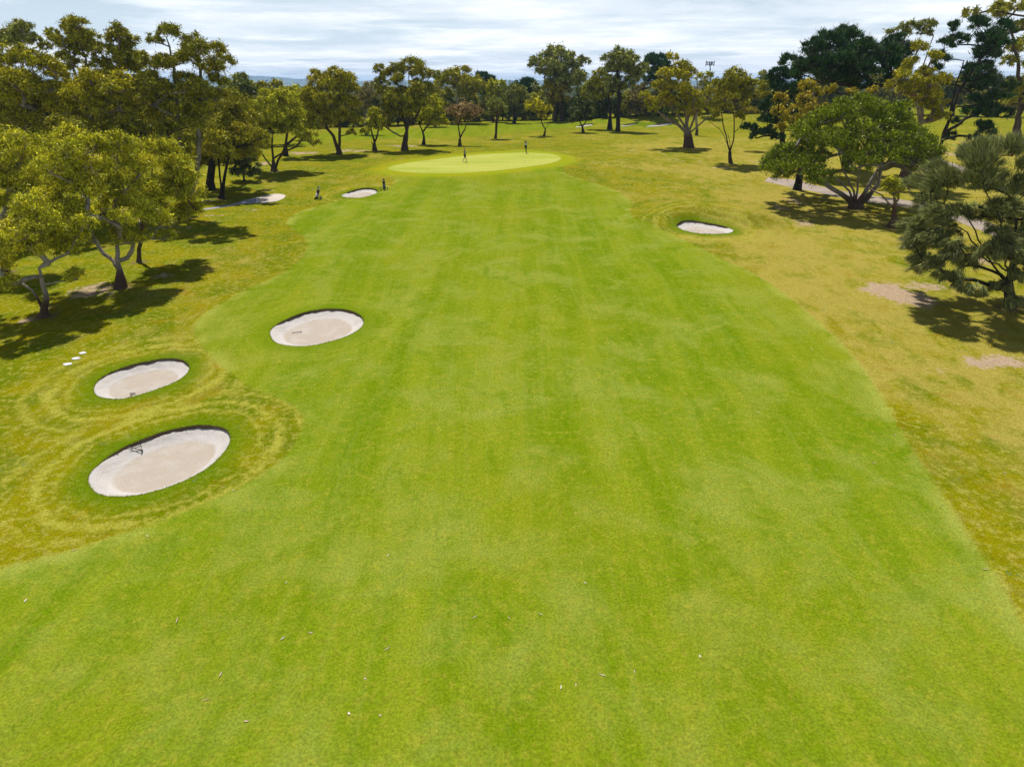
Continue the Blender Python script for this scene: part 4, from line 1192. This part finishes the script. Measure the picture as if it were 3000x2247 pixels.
        if style == 'gum':
            ax = unit(outw * .5 + np.array([0, 0, -.55]) + rnd * .55)
            Ls, W = leaf_s * rng.uniform(.8, 1.5, N), .36
        elif style == 'leafy' or style == 'fine':
            ax = unit(outw * .7 + np.array([0, 0, .25]) + rnd * .6)
            Ls, W = leaf_s * rng.uniform(.7, 1.25, N), .45
        elif style == 'pine':
            ax = unit(outw * .6 + np.array([0, 0, .55]) + rnd * .45)
            Ls, W = leaf_s * rng.uniform(1.0, 1.7, N), .30
        else:
            sw = unit(s[si] - treec) * .9 + np.array([0, 0, -.30])
            ax = unit(sw + outw * .35 + rnd * .24)
            Ls, W = leaf_s * rng.uniform(2.0, 3.6, N), .085
        lobe_w = rng.dirichlet(np.ones(len(pal)) * 1.1)
        sub_w = rng.dirichlet(np.ones(len(pal)) * 1.2, len(s)) * .55 + lobe_w * .45
        col = (sub_w[si] @ pal) * (rng.uniform(.32, 1.72, N) * base_tone)[:, None]
        twg = rng.random(N) < (.035 if D < 120 else .012)
        col[twg] = (.34, .28, .21)
        Ls = np.where(twg, Ls * 2.4, Ls)
        sd = unit(np.cross(ax, rng.normal(size=(N, 3)) + nrm * 0.0))
        hw_ = (np.where(twg, .13, 1.0) * Ls * W * .5)[:, None]
        Vt = np.empty((N, 3, 3), np.float32)
        Vt[:, 0], Vt[:, 1], Vt[:, 2] = p - sd * hw_, p + sd * hw_, p + ax * Ls[:, None]
        AV.append(Vt.reshape(-1, 3))
        AN.append(np.repeat(nrm, 3, 0))
        AT.append(np.repeat(col, 3, 0))
    V = np.vstack(AV) - B
    fast_mesh('crown', V, np.arange(len(V)).reshape(-1, 3), M_LEAF, root, {'ln': np.vstack(AN), 'tint': np.vstack(AT)})


for i, sp in enumerate(TREES):
    build_tree(sp, 100 + i)


# ------------------------------------------------------------------ small things on the course
def cyl_between(a, b_, r0, r1, ns=8):
    a, b_ = np.asarray(a, float), np.asarray(b_, float)
    d = unit(b_ - a)
    ref = np.array([1.0, 0, 0]) if abs(d[0]) < 0.8 else np.array([0, 1.0, 0])
    u = unit(np.cross(d, ref))
    v = np.cross(d, u)
    V, F = [], []
    for p, r in ((a, r0), (b_, r1)):
        for q in range(ns):
            an = 2 * math.pi * q / ns
            V.append(p + (u * math.cos(an) + v * math.sin(an)) * r)
    for q in range(ns):
        F.append((q, (q + 1) % ns, ns + (q + 1) % ns, ns + q))
    F.append(tuple(range(ns))[::-1])
    F.append(tuple(range(ns, 2 * ns)))
    return V, F


def box_vf(c, h):
    c, h = np.asarray(c, float), np.asarray(h, float)
    V = [c + h * np.array(q) for q in ((-1, -1, -1), (1, -1, -1), (1, 1, -1), (-1, 1, -1), (-1, -1, 1), (1, -1, 1), (1, 1, 1), (-1, 1, 1))]
    return V, [(0, 3, 2, 1), (4, 5, 6, 7), (0, 1, 5, 4), (1, 2, 6, 5), (2, 3, 7, 6), (3, 0, 4, 7)]


def merge(parts):
    V, F = [], []
    for v, f in parts:
        s = len(V)
        V += list(v)
        F += [tuple(i + s for i in q) for q in f]
    return V, F


def part(name, parts, mat, parent, smooth=False):
    V, F = merge(parts)
    return mesh_obj(name, V, F, mat, parent, smooth)


M_RAKE = simple_mat('rake_wood', (.10, .075, .055), .8)
M_BLACK = simple_mat('black_fabric', (.018, .018, .020), .75)
M_RUBBER = simple_mat('rubber', (.012, .012, .012), .85)
M_STEEL = simple_mat('brushed_steel', (.45, .45, .46), .35, .08, 20, .5, .9)
M_MAROON = simple_mat('maroon_fabric', (.060, .018, .024), .75)
M_WHITE = simple_mat('white_plastic', (.70, .70, .70), .5)
M_TEAL = simple_mat('blue_fabric', (.055, .12, .17), .75)
M_SLAB = simple_mat('stone_slab', (.52, .52, .52), .9, .15, 6)
M_YEL = simple_mat('yellow_cloth', (.75, .55, .015), .8)
M_POLEY = simple_mat('flag_pole_paint', (.62, .55, .12), .6)
M_GALV = simple_mat('painted_steel', (.070, .105, .150), .6)
M_LEAF1 = simple_mat('dry_leaf', (.50, .38, .26), .8, .3, 30)
M_LEAF2 = simple_mat('bleached_leaf', (.58, .52, .42), .7, .2, 30)


def rake(b, tail_px, head_px, head_w_px, label):
    t2, h2 = g2(*tail_px), g2(*head_px)
    tz, hz = sand_z(b, t2), sand_z(b, h2)
    T3, H3 = np.array([t2[0], t2[1], tz + .03]), np.array([h2[0], h2[1], hz + .07])
    root = empty('bunker_rake', (h2[0], h2[1], hz), label, 'rake', 'bunker rakes')
    O = np.array([h2[0], h2[1], hz])
    part('handle', [cyl_between(T3 - O, H3 - O, .017, .017)], M_RAKE, root, True)
    ax = unit(H3 - T3)
    sd = unit(np.array([-ax[1], ax[0], 0]))
    hw = head_w_px * plane_pt(*head_px, h2[1])[1] / 2
    ps = [cyl_between(H3 - O - sd * hw, H3 - O + sd * hw, .022, .022, 6)]
    part('head', ps, M_RAKE, root)
    for q in np.linspace(-.95, .95, 9):
        a = H3 - O + sd * hw * q
        part('tine', [cyl_between(a, a + np.array([0, 0, -.075]) + ax * .01, .008, .005, 5)], M_RAKE, root)


rake(BUNK[0], (378, 1311), (411, 1300), 11, 'rake lying farther up the sand of the largest bunker')
rake(BUNK[0], (374, 1307), (412, 1306), 9, 'rake lying just below the other in the largest bunker')
rake(BUNK[1], (374, 1149), (384, 1136), 15, 'T-shaped rake lying in the tan bunker by the stepping stones')
rake(BUNK[2], (853, 959), (880, 957), 7, 'rake lying in the bunker inside the fairway')
rake(BUNK[4], (2072, 684), (2067, 680), 10, 'small rake lying in the bunker under the grassy bank')
rake(BUNK[3], (1037, 577), (1034, 576), 6, 'tiny rake in the bunker between the trolleys')

# stepping stones
for k, (sx, sy, rw) in enumerate([(198, 1068, 13), (223, 1051, 12), (243, 1035, 11)]):
    p = g3(sx, sy)
    w_ = rw * plane_pt(sx, sy, p[1])[1]
    rs = np.random.default_rng(k)
    ring_t, ring_b = [], []
    for q in range(14):
        an = 2 * math.pi * q / 14
        rr = w_ * (1 + .10 * rs.standard_normal())
        xx, yy2 = rr * math.cos(an), .8 * rr * math.sin(an)
        zz = float(zg(p[0] + xx, p[1] + yy2)) - p[2]
        ring_t.append((xx * .95, yy2 * .95, zz + .03))
        ring_b.append((xx, yy2, zz - .04))
    F = [tuple(range(14))] + [(q, 14 + q, 14 + (q + 1) % 14, (q + 1) % 14) for q in range(14)]
    o = mesh_obj('stepping_stone', ring_t + ring_b, F, M_SLAB)
    o.location = p
    tag(o, ['pale stepping stone nearest the oval tan bunker', 'middle one of three pale stepping stones in the rough', 'pale stepping stone nearest the tree shadow'][k], 'paving stone', 'stepping stones')

# concrete edge across the end of the asphalt
a, b_ = g3(550 + 1290 / ZP, 520 + 373 / ZP), g3(550 + 1279 / ZP, 520 + 482 / ZP)
dv = unit(b_ - a)
sdv = np.array([-dv[1], dv[0], 0]) * .09
O = (a + b_) / 2
V = [a - sdv, a + sdv, b_ + sdv, b_ - sdv]
V = [v - O + np.array([0, 0, z]) for z in (.035, -.05) for v in V]
o = mesh_obj('path_edging', V, [(3, 2, 1, 0), (4, 5, 6, 7), (0, 1, 5, 4), (1, 2, 6, 5), (2, 3, 7, 6), (3, 0, 4, 7)], M_KERB)
o.location = O
tag(o, 'pale concrete edging strip where the asphalt path meets the round pad', 'edging')

# fallen leaves and bark
lv = [(1300 + a / 2.765, 1700 + c / 2.765) for a, c in [(250, 300), (530, 305), (785, 275), (1070, 847), (1285, 770), (1545, 740), (2075, 615), (1145, 20), (950, 865)]]
lv += [(a / 1.7015, 1400 + c / 1.7015) for a, c in [(128, 612), (883, 712), (1427, 522), (1025, 1107), (1930, 853), (1820, 1000), (735, 290), (1895, 1183), (1228, 1213), (1162, 63), (1933, 385), (1550, 772), (1100, 980), (370, 360), (1410, 800), (1740, 1175)]]
lv2 = [(2000 + a / 2.071, 1000 + c / 2.071) for a, c in [(458, 432), (1290, 570), (1162, 740), (810, 780), (785, 50)]]
lv3 = [(2000 + a / 2.071, 1000 + c / 2.071) for a, c in [(1795, 1118), (1955, 797), (1835, 1385), (1757, 567)]]
rl = random.Random(9)
lm = []
for kk in range(4):
    V, F = [], []
    L_, W_ = [(.085, .028), (.11, .022), (.07, .035), (.16, .016)][kk]
    for q in range(7):
        t = q / 6
        ww = W_ * math.sin(math.pi * min(.97, max(.03, t))) ** .7
        zz = .012 + .03 * (t - .5) ** 2 + .006 * kk
        V += [(L_ * (t * 2 - 1), -ww, zz + .010), (L_ * (t * 2 - 1), 0, zz), (L_ * (t * 2 - 1), ww, zz + .014)]
    for q in range(6):
        for j in (0, 1):
            F.append((q * 3 + j, (q + 1) * 3 + j, (q + 1) * 3 + j + 1, q * 3 + j + 1))
    for mt in (M_LEAF1, M_LEAF2):
        me = bpy.data.meshes.new('fallen_leaf')
        me.from_pydata(V, [], F)
        me.materials.append(mt)
        lm.append(me)
for (lst, lb, gp) in ((lv + lv2, 'dry curled leaf fallen on the mown fairway', 'fallen leaves on the fairway'), (lv3, 'dry leaf fallen in the tan rough along the fairway edge', 'fallen leaves in the rough')):
    for (lx, ly) in lst:
        p = g3(lx, ly)
        o = bpy.data.objects.new('fallen_leaf', lm[rl.randrange(8)])
        o.location = p
        o.rotation_euler = (0, 0, rl.uniform(0, 6.28))
        o.scale = [rl.uniform(.55, .95)] * 3
        C.objects.link(o)
        tag(o, lb, 'leaf', gp)


# ------------------------------------------------------------------ golf trolleys
def trolley(px, py, rz, bagm, trim, label):
    p = g3(px, py)
    root = empty('golf_trolley', p, label, 'golf trolley')
    root.rotation_euler = (0, 0, rz)
    tilt = np.array([0, .34, .94])

    def along(t, x=0, off=0):
        return np.array([x, -.10, .14]) + tilt * t + np.array([0, -.94, .34]) * off
    # golf bag, wider at its collar, with pockets and clubs
    bag = part('bag', [cyl_between(along(0), along(.25), .135, .15, 14), cyl_between(along(.25), along(.62), .15, .13, 14), cyl_between(along(.62), along(.88), .13, .165, 14)], bagm, root, True)
    part('pocket', [cyl_between(along(.08, 0, .13), along(.48, 0, .12), .085, .07, 10)], trim, bag, True)
    part('pocket', [cyl_between(along(.10, .13, .02), along(.42, .12, .02), .06, .05, 10)], trim, bag, True)
    part('collar', [cyl_between(along(.85), along(.90), .175, .175, 14)], M_BLACK, bag, True)
    rk = random.Random(int(px))
    for q in range(7):
        an = q / 7 * 6.28
        dx, off = .085 * math.cos(an), .085 * math.sin(an)
        hl = rk.uniform(.12, .30)
        cl = part('club', [cyl_between(along(.70, dx, off), along(.90 + hl, dx * 1.2, off * 1.2), .012, .012, 6)], M_STEEL, root)
        e = along(.90 + hl, dx * 1.2, off * 1.2)
        part('club_head', [box_vf(e + np.array([.02, -.02, .03]), (.05, .03, .04)) if q % 2 else cyl_between(e, e + tilt * .11, .05, .035, 8)], M_BLACK if q % 3 else trim, cl)
    # frame, axle, wheels, handle
    part('frame', [cyl_between(along(-.08, 0, -.17), along(1.12, 0, -.20), .018, .018), cyl_between((0, .05, .30), (.36, .14, .16), .014, .014), cyl_between((0, .05, .30), (-.36, .14, .16), .014, .014),
                   cyl_between(along(-.06, 0, -.17), (0, -.30, .09), .014, .014)], M_STEEL, root)
    part('handle', [cyl_between(along(1.12, -.12, -.20), along(1.12, .12, -.20), .02, .02)], M_BLACK, root)
    for sx in (-.38, .38):
        wh = part('wheel', [cyl_between((sx - .025, .14, .16), (sx + .025, .14, .16), .165, .165, 18)], M_RUBBER, root, False)
        part('hub', [cyl_between((sx - .03, .14, .16), (sx + .03, .14, .16), .08, .08, 12)], M_WHITE, wh)
    wh = part('wheel', [cyl_between((-.025, -.34, .10), (.025, -.34, .10), .105, .105, 16)], M_RUBBER, root)
    part('foot_plate', [box_vf(along(-.03, 0, -.02), (.13, .13, .015))], M_BLACK, root)


trolley(931, 584, R(-40), M_MAROON, M_WHITE, 'maroon and white golf bag on a trolley, standing alone in the rough')
trolley(1126, 557.5, R(12), M_BLACK, M_TEAL, 'black and blue golf bag on a two-wheeled trolley at the bunker edge')

# ------------------------------------------------------------------ flagstick
fb = g3(1536, 469)
root = empty('golf_flag', fb, 'yellow flag on a thin leaning pole in the putting green', 'flag')
top = plane_pt(1531, 424, fb[1])[0] - fb
part('pole', [cyl_between((0, 0, -.1), top, .011, .009)], M_POLEY, root)
cols_, rows_ = 8, 6
V, F = [], []
for i in range(cols_ + 1):
    for j in range(rows_ + 1):
        u_, v_ = i / cols_, j / rows_
        V.append(top + np.array([-.34 * u_ * (1 - .35 * v_), .06 * math.sin(u_ * 5 + v_ * 2), -.03 - .62 * v_ - .20 * u_ * (1 - v_)]))
for i in range(cols_):
    for j in range(rows_):
        F.append((i * 7 + j, i * 7 + j + 1, (i + 1) * 7 + j + 1, (i + 1) * 7 + j))
fl = mesh_obj('flag', V, F, M_YEL, root, True)
md = fl.modifiers.new('thickness', 'SOLIDIFY')
md.thickness = .006
part('hole_cup', [cyl_between((0, 0, -.08), (0, 0, .006), .054, .054, 16)], M_WHITE, root)


# ------------------------------------------------------------------ people (built facing +X)
def skin(name, joints, edges, mat, parent, root_i=0, sub=2):
    bm = bmesh.new()
    ly = bm.verts.layers.skin.verify()
    vs_ = []
    for i, (p, r) in enumerate(joints):
        v = bm.verts.new(p)
        v[ly].radius = (r, r) if not isinstance(r, tuple) else r
        v[ly].use_root = (i == root_i)
        vs_.append(v)
    for a, b_ in edges:
        bm.edges.new((vs_[a], vs_[b_]))
    me = bpy.data.meshes.new(name)
    bm.to_mesh(me)
    bm.free()
    me.materials.append(mat)
    o = bpy.data.objects.new(name, me)
    C.objects.link(o)
    o.parent = parent
    m = o.modifiers.new('skin', 'SKIN')
    m.use_smooth_shade = True
    s = o.modifiers.new('sub', 'SUBSURF')
    s.levels = s.render_levels = sub
    return o


M_SKIN = simple_mat('skin', (.42, .26, .18), .6, .06)
M_HAIR = simple_mat('hair', (.014, .010, .008), .6)
M_TEE = simple_mat('grey_tee', (.150, .185, .200), .85)
M_SHORT = simple_mat('dark_shorts', (.014, .015, .018), .8)
M_SHOE = simple_mat('white_shoe', (.55, .56, .58), .6)
M_VEST = simple_mat('navy_vest', (.014, .022, .055), .8)
M_SLEEVE = simple_mat('white_sleeve', (.62, .66, .72), .8)


def person(px, py, H, rz, pose, label):
    p = g3(px, py)
    root = empty('person', p, label, 'person')
    root.rotation_euler = (0, 0, rz)
    k = H / 1.78

    def J(x, y, z, r):
        return ((x * k, y * k, z * k), r * k)
    ft = pose['feet']        # (x, heel height) left, right
    j = [J(0, 0, .95, .125), J(0, 0, 1.10, .115), J(.01, 0, 1.30, .135), J(.01, 0, 1.44, .10), J(.02, 0, 1.52, .052), J(.03, 0, 1.60, .075), J(.035, 0, 1.68, .098), J(.03, 0, 1.75, .070)]
    e = [(0, 1), (1, 2), (2, 3), (3, 4), (4, 5), (5, 6), (6, 7)]
    legs = []
    for s, (fx, kx, hz) in zip((1, -1), ft):
        i = len(j)
        j += [J(0, .09 * s, .90, .092), J(kx, .095 * s, .50 + hz * .4, .060), J((kx * .4 + fx * .6), .095 * s, .32 + hz * .6, .056), J(fx, .095 * s, .09 + hz, .038), J(fx + .06, .10 * s, .035 + hz * .5, .036), J(fx + .16, .105 * s, .03, .030)]
        e += [(0, i), (i, i + 1), (i + 1, i + 2), (i + 2, i + 3), (i + 3, i + 4), (i + 4, i + 5)]
        legs.append(i)
    arms = []
    for s, (ex, ey, ez, hx, hy, hz) in zip((1, -1), pose['hands']):
        i = len(j)
        j += [J(.01, .17 * s, 1.42, .058), J(ex, ey * s, ez, .043), J((ex * .35 + hx * .65), (ey * .35 + hy * .65) * s, ez * .35 + hz * .65, .034), J(hx, hy * s, hz, .027)]
        e += [(3, i), (i, i + 1), (i + 1, i + 2), (i + 2, i + 3)]
        arms.append(i)
    body = skin('body', j, e, M_SKIN, root)
    # fingers: five short chains leaving each palm
    for i in arms:
        w0, h0 = np.array(j[i + 2][0]), np.array(j[i + 3][0])
        d = unit(h0 - w0)
        sd = unit(np.cross(d, np.array([0.2, 0, 1.0])))
        fj, fe = [(tuple(h0), .026 * k), (tuple(h0 + d * .06 * k), .024 * k)], [(0, 1)]
        for q, ln in enumerate((.050, .065, .072, .066)):
            o0 = h0 + d * .07 * k + sd * (q - 1.5) * .019 * k
            t0 = len(fj)
            fj += [(tuple(o0), .009 * k), (tuple(o0 + (d * ln * .6 - np.array([0, 0, .008])) * k), .008 * k), (tuple(o0 + (d * ln * .85 - np.array([0, 0, .03])) * k), .007 * k)]
            fe += [(1, t0), (t0, t0 + 1), (t0 + 1, t0 + 2)]
        t0 = len(fj)
        th = h0 + d * .02 * k + sd * .030 * k
        fj += [(tuple(th), .011 * k), (tuple(th + (d * .03 + sd * .025) * k), .009 * k)]
        fe += [(0, t0), (t0, t0 + 1)]
        skin('hand', fj, fe, M_SKIN, root, 0, 1)
    # face on the +X side of the head
    hc = np.array([.035, 0, 1.675]) * k
    part('nose', [cyl_between(hc + np.array([.088, 0, .010]) * k, hc + np.array([.115, 0, -.025]) * k, .010 * k, .018 * k, 8)], M_SKIN, root, True)
    for s in (1, -1):
        part('eye', [cyl_between(hc + np.array([.080, .034 * s, .016]) * k, hc + np.array([.096, .034 * s, .016]) * k, .012 * k, .010 * k, 8)], M_HAIR, root)
        part('ear', [cyl_between(hc + np.array([-.005, .088 * s, -.005]) * k, hc + np.array([-.010, .105 * s, -.002]) * k, .028 * k, .020 * k, 8)], M_SKIN, root, True)
    part('mouth', [box_vf(hc + np.array([.090, 0, -.052]) * k, np.array([.008, .024, .006]) * k)], simple_mat('lips', (.30, .12, .10), .6), root)
    hair = [J(-.022, 0, 1.645, .098), J(-.012, 0, 1.715, .112), J(.028, 0, 1.768, .088)]
    he = [(0, 1), (1, 2)]
    if pose['long_hair']:
        hair += [J(-.055, 0, 1.58, .085), J(-.07, 0, 1.46, .075), J(-.065, 0, 1.36, .050)]
        he += [(0, 3), (3, 4), (4, 5)]
    skin('hair', hair, he, M_HAIR, root)
    # clothes as slightly larger surfaces on the same joints
    g = .016 * k

    def grown(idx, extra=0.0):
        return [(j[i][0], j[i][1] + g + extra) for i in idx]
    tops = grown([0, 1, 2, 3], .004)
    te = [(0, 1), (1, 2), (2, 3)]
    for i in arms:
        t0 = len(tops)
        a0, a1 = np.array(j[i][0]), np.array(j[i + 1][0])
        tops += [(tuple(a0), j[i][1] + g), (tuple(a0 + (a1 - a0) * pose['sleeve']), j[i + 1][1] + g * 1.1)]
        te += [(3, t0), (t0, t0 + 1)]
    skin('shirt', tops, te, pose['top'], root)
    if pose['vest']:
        skin('vest', [(j[0][0], .120 * k)] + grown([1, 2, 3], .020), [(0, 1), (1, 2), (2, 3)], M_VEST, root, 1)
        for i in arms:
            idx = [i, i + 1, i + 2]
            skin('sleeve', grown(idx), [(0, 1), (1, 2)], M_SLEEVE, root)
    bot = [(j[0][0], j[0][1] + g)]
    be = []
    for i in legs:
        t0 = len(bot)
        h0, k0 = np.array(j[i][0]), np.array(j[i + 1][0])
        bot.append((tuple(h0), j[i][1] + g))
        be.append((0, t0))
        if pose['shorts']:
            bot.append((tuple(h0 + (k0 - h0) * .86), j[i + 1][1] + g * 2.2))
            be.append((t0, t0 + 1))
        else:
            bot += [(j[i + 1][0], j[i + 1][1] + g), (j[i + 2][0], j[i + 2][1] + g), (j[i + 3][0], j[i + 3][1] + g * 1.4)]
            be += [(t0, t0 + 1), (t0 + 1, t0 + 2), (t0 + 2, t0 + 3)]
    skin('shorts' if pose['shorts'] else 'trousers', bot, be, M_SHORT, root)
    for i in legs:
        skin('shoe', [(j[i + 3][0][:2] + (j[i + 3][0][2] - .03 * k,), .052 * k), (j[i + 4][0], .050 * k), (j[i + 5][0], .042 * k)], [(0, 1), (1, 2)], M_SHOE, root, 0, 1)


person(1362, 475, 1.84, 0.0, dict(feet=[(.20, .14, 0), (-.26, -.02, .07)], hands=[(-.03, .24, 1.17, .16, .20, 1.06), (.00, .23, 1.16, .20, .14, 1.10)], long_hair=False, sleeve=.75, top=M_TEE, vest=False, shorts=True),
       'person in grey tee and dark shorts walking across the green')
person(1540, 449.5, 1.84, R(-25), dict(feet=[(.03, .05, 0), (.10, .12, 0)], hands=[(.12, .22, 1.20, .24, .10, 1.40), (.10, .23, 1.18, .26, .06, 1.34)], long_hair=True, sleeve=.9, top=M_SLEEVE, vest=True, shorts=False),
       'person in navy vest and black trousers standing by the flag')

# ------------------------------------------------------------------ mast beyond the trees
ty = 360.0
gx = ray(2078, 330)[0] / ray(2078, 330)[1] * ty
tb = np.array([gx, ty, float(zg(gx, ty))])
root = empty('mobile_mast', tb, 'blue-grey mobile phone mast with antenna cluster above the trees', 'mast')
tt, sc_ = plane_pt(2080, 178, ty)
hm = tt[2] - tb[2]
tx = tt[0] - tb[0]
part('pole', [cyl_between((0, 0, -.5), (tx * .9, 0, hm - 1.2), .34, .24, 14)], M_GALV, root, True)
cx_, cz_ = tx * .9, hm - 1.3
part('head_frame', [cyl_between((cx_ - 1.7, 0, cz_ + dz), (cx_ + 1.7, 0, cz_ + dz), .09, .09, 6) for dz in (-.45, .35)] + [cyl_between((cx_ + .0, 1.5 * s, cz_ + dz), (cx_ + 1.6 * q, 0, cz_ + dz), .07, .07, 6) for s in (-1, 1) for q in (-1, 1) for dz in (-.45, .35)], M_GALV, root)
for (ax_, ay_, hh_) in [(-1.9, 0, 1.15), (-1.25, -.5, .8), (1.85, 0, 1.15), (.25, -1.5, .95), (.75, -1.0, .7), (.1, 1.5, 1.0), (-.5, -1.2, .6)]:
    part('antenna', [box_vf((cx_ + ax_, ay_, cz_), (.20, .12, hh_))], M_GALV, root)


# ------------------------------------------------------------------ distance: woodland, hills and the air between
def far_mat(name, a, b_, sc):
    m, n = new_mat(name)
    pos = n('ShaderNodeNewGeometry', out=0)
    c = n.mix(n.ramp(n.noise(pos, sc, 5.0, .6), .35, .65), a, b_)
    finish(n, n('ShaderNodeBsdfPrincipled', {'Base Color': c, 'Roughness': .95, 'Specular IOR Level': .05}))
    return m


rngw = np.random.default_rng(3)
M_WOOD = far_mat('woodland', (.026, .038, .016), (.050, .060, .022), .02)
rows, Vw, Fw = [], [], []
yw = 380.0
nx = 260
rid = 0
while yw < 5200:
    half = .9 * yw + 60
    xs = np.linspace(-half, half, nx) + rngw.uniform(-.5, .5, nx) * half / nx
    hgt = 4.5 + 4.0 * rngw.random(nx) * (1 if rid % 2 else .45)
    hgt = hgt * sstep(380, 470, yw)
    Vw.append(np.column_stack([xs, yw + rngw.uniform(-.01, .01, nx) * yw, zg(xs, np.full(nx, yw)) - .5 + hgt]))
    yw *= 1.022
    rid += 1
for r_ in range(rid - 1):
    i = np.arange(nx - 1)
    Fw.append(np.column_stack([r_ * nx + i, r_ * nx + i + 1, (r_ + 1) * nx + i + 1, (r_ + 1) * nx + i]))
o = fast_mesh('distant_woodland', np.vstack(Vw), np.vstack(Fw), M_WOOD)
tag(o, 'blue hazy woodland covering the plain beyond the course', 'woodland', kind='stuff')

M_HILL = far_mat('hill_forest', (.050, .065, .030), (.085, .095, .040), .004)
pxs = np.linspace(-700, 3700, 420)
prof = np.interp(pxs, [-700, 150, 230, 450, 700, 745, 800, 870, 950, 1040, 1250, 1480, 1600, 2100, 2600, 3700], [6, 4, 10, 30, 66, 70, 60, 40, 26, 18, 22, 26, 22, 18, 26, 20])
Vh = []
lev = [(8200, 0.0), (8500, .45), (8800, .8), (9100, 1.0), (9500, .9), (10200, .3), (10800, -.1)]
for (dy_, f) in lev:
    xh = (pxs - 1500) / 2000 * dy_ * .915
    zz = zg(xh, np.full_like(xh, dy_)) - 3 + f * (prof * 1.12 + 24) + (f > .3) * rngw.uniform(0, 7, len(pxs))
    Vh.append(np.column_stack([xh, np.full_like(xh, dy_), zz]))
Fh = []
nx = len(pxs)
for r_ in range(len(lev) - 1):
    i = np.arange(nx - 1)
    Fh.append(np.column_stack([r_ * nx + i, r_ * nx + i + 1, (r_ + 1) * nx + i + 1, (r_ + 1) * nx + i]))
o = fast_mesh('hills', np.vstack(Vh), np.vstack(Fh), M_HILL, smooth=True)
tag(o, kind='structure')

mh, nh = new_mat('haze')
vol = nh('ShaderNodeVolumePrincipled', {'Color': (.40, .62, 1.0, 1), 'Density': 1.0e-4, 'Anisotropy': 0.2})
oo = nh.t.nodes.new('ShaderNodeOutputMaterial')
nh.t.links.new(vol, oo.inputs[1])
V, F = box_vf((0, 7000, 35), (15500, 7600, 68))
o = mesh_obj('haze', V, F, mh)
tag(o, 'thin blue haze filling the distance', 'haze', kind='stuff')
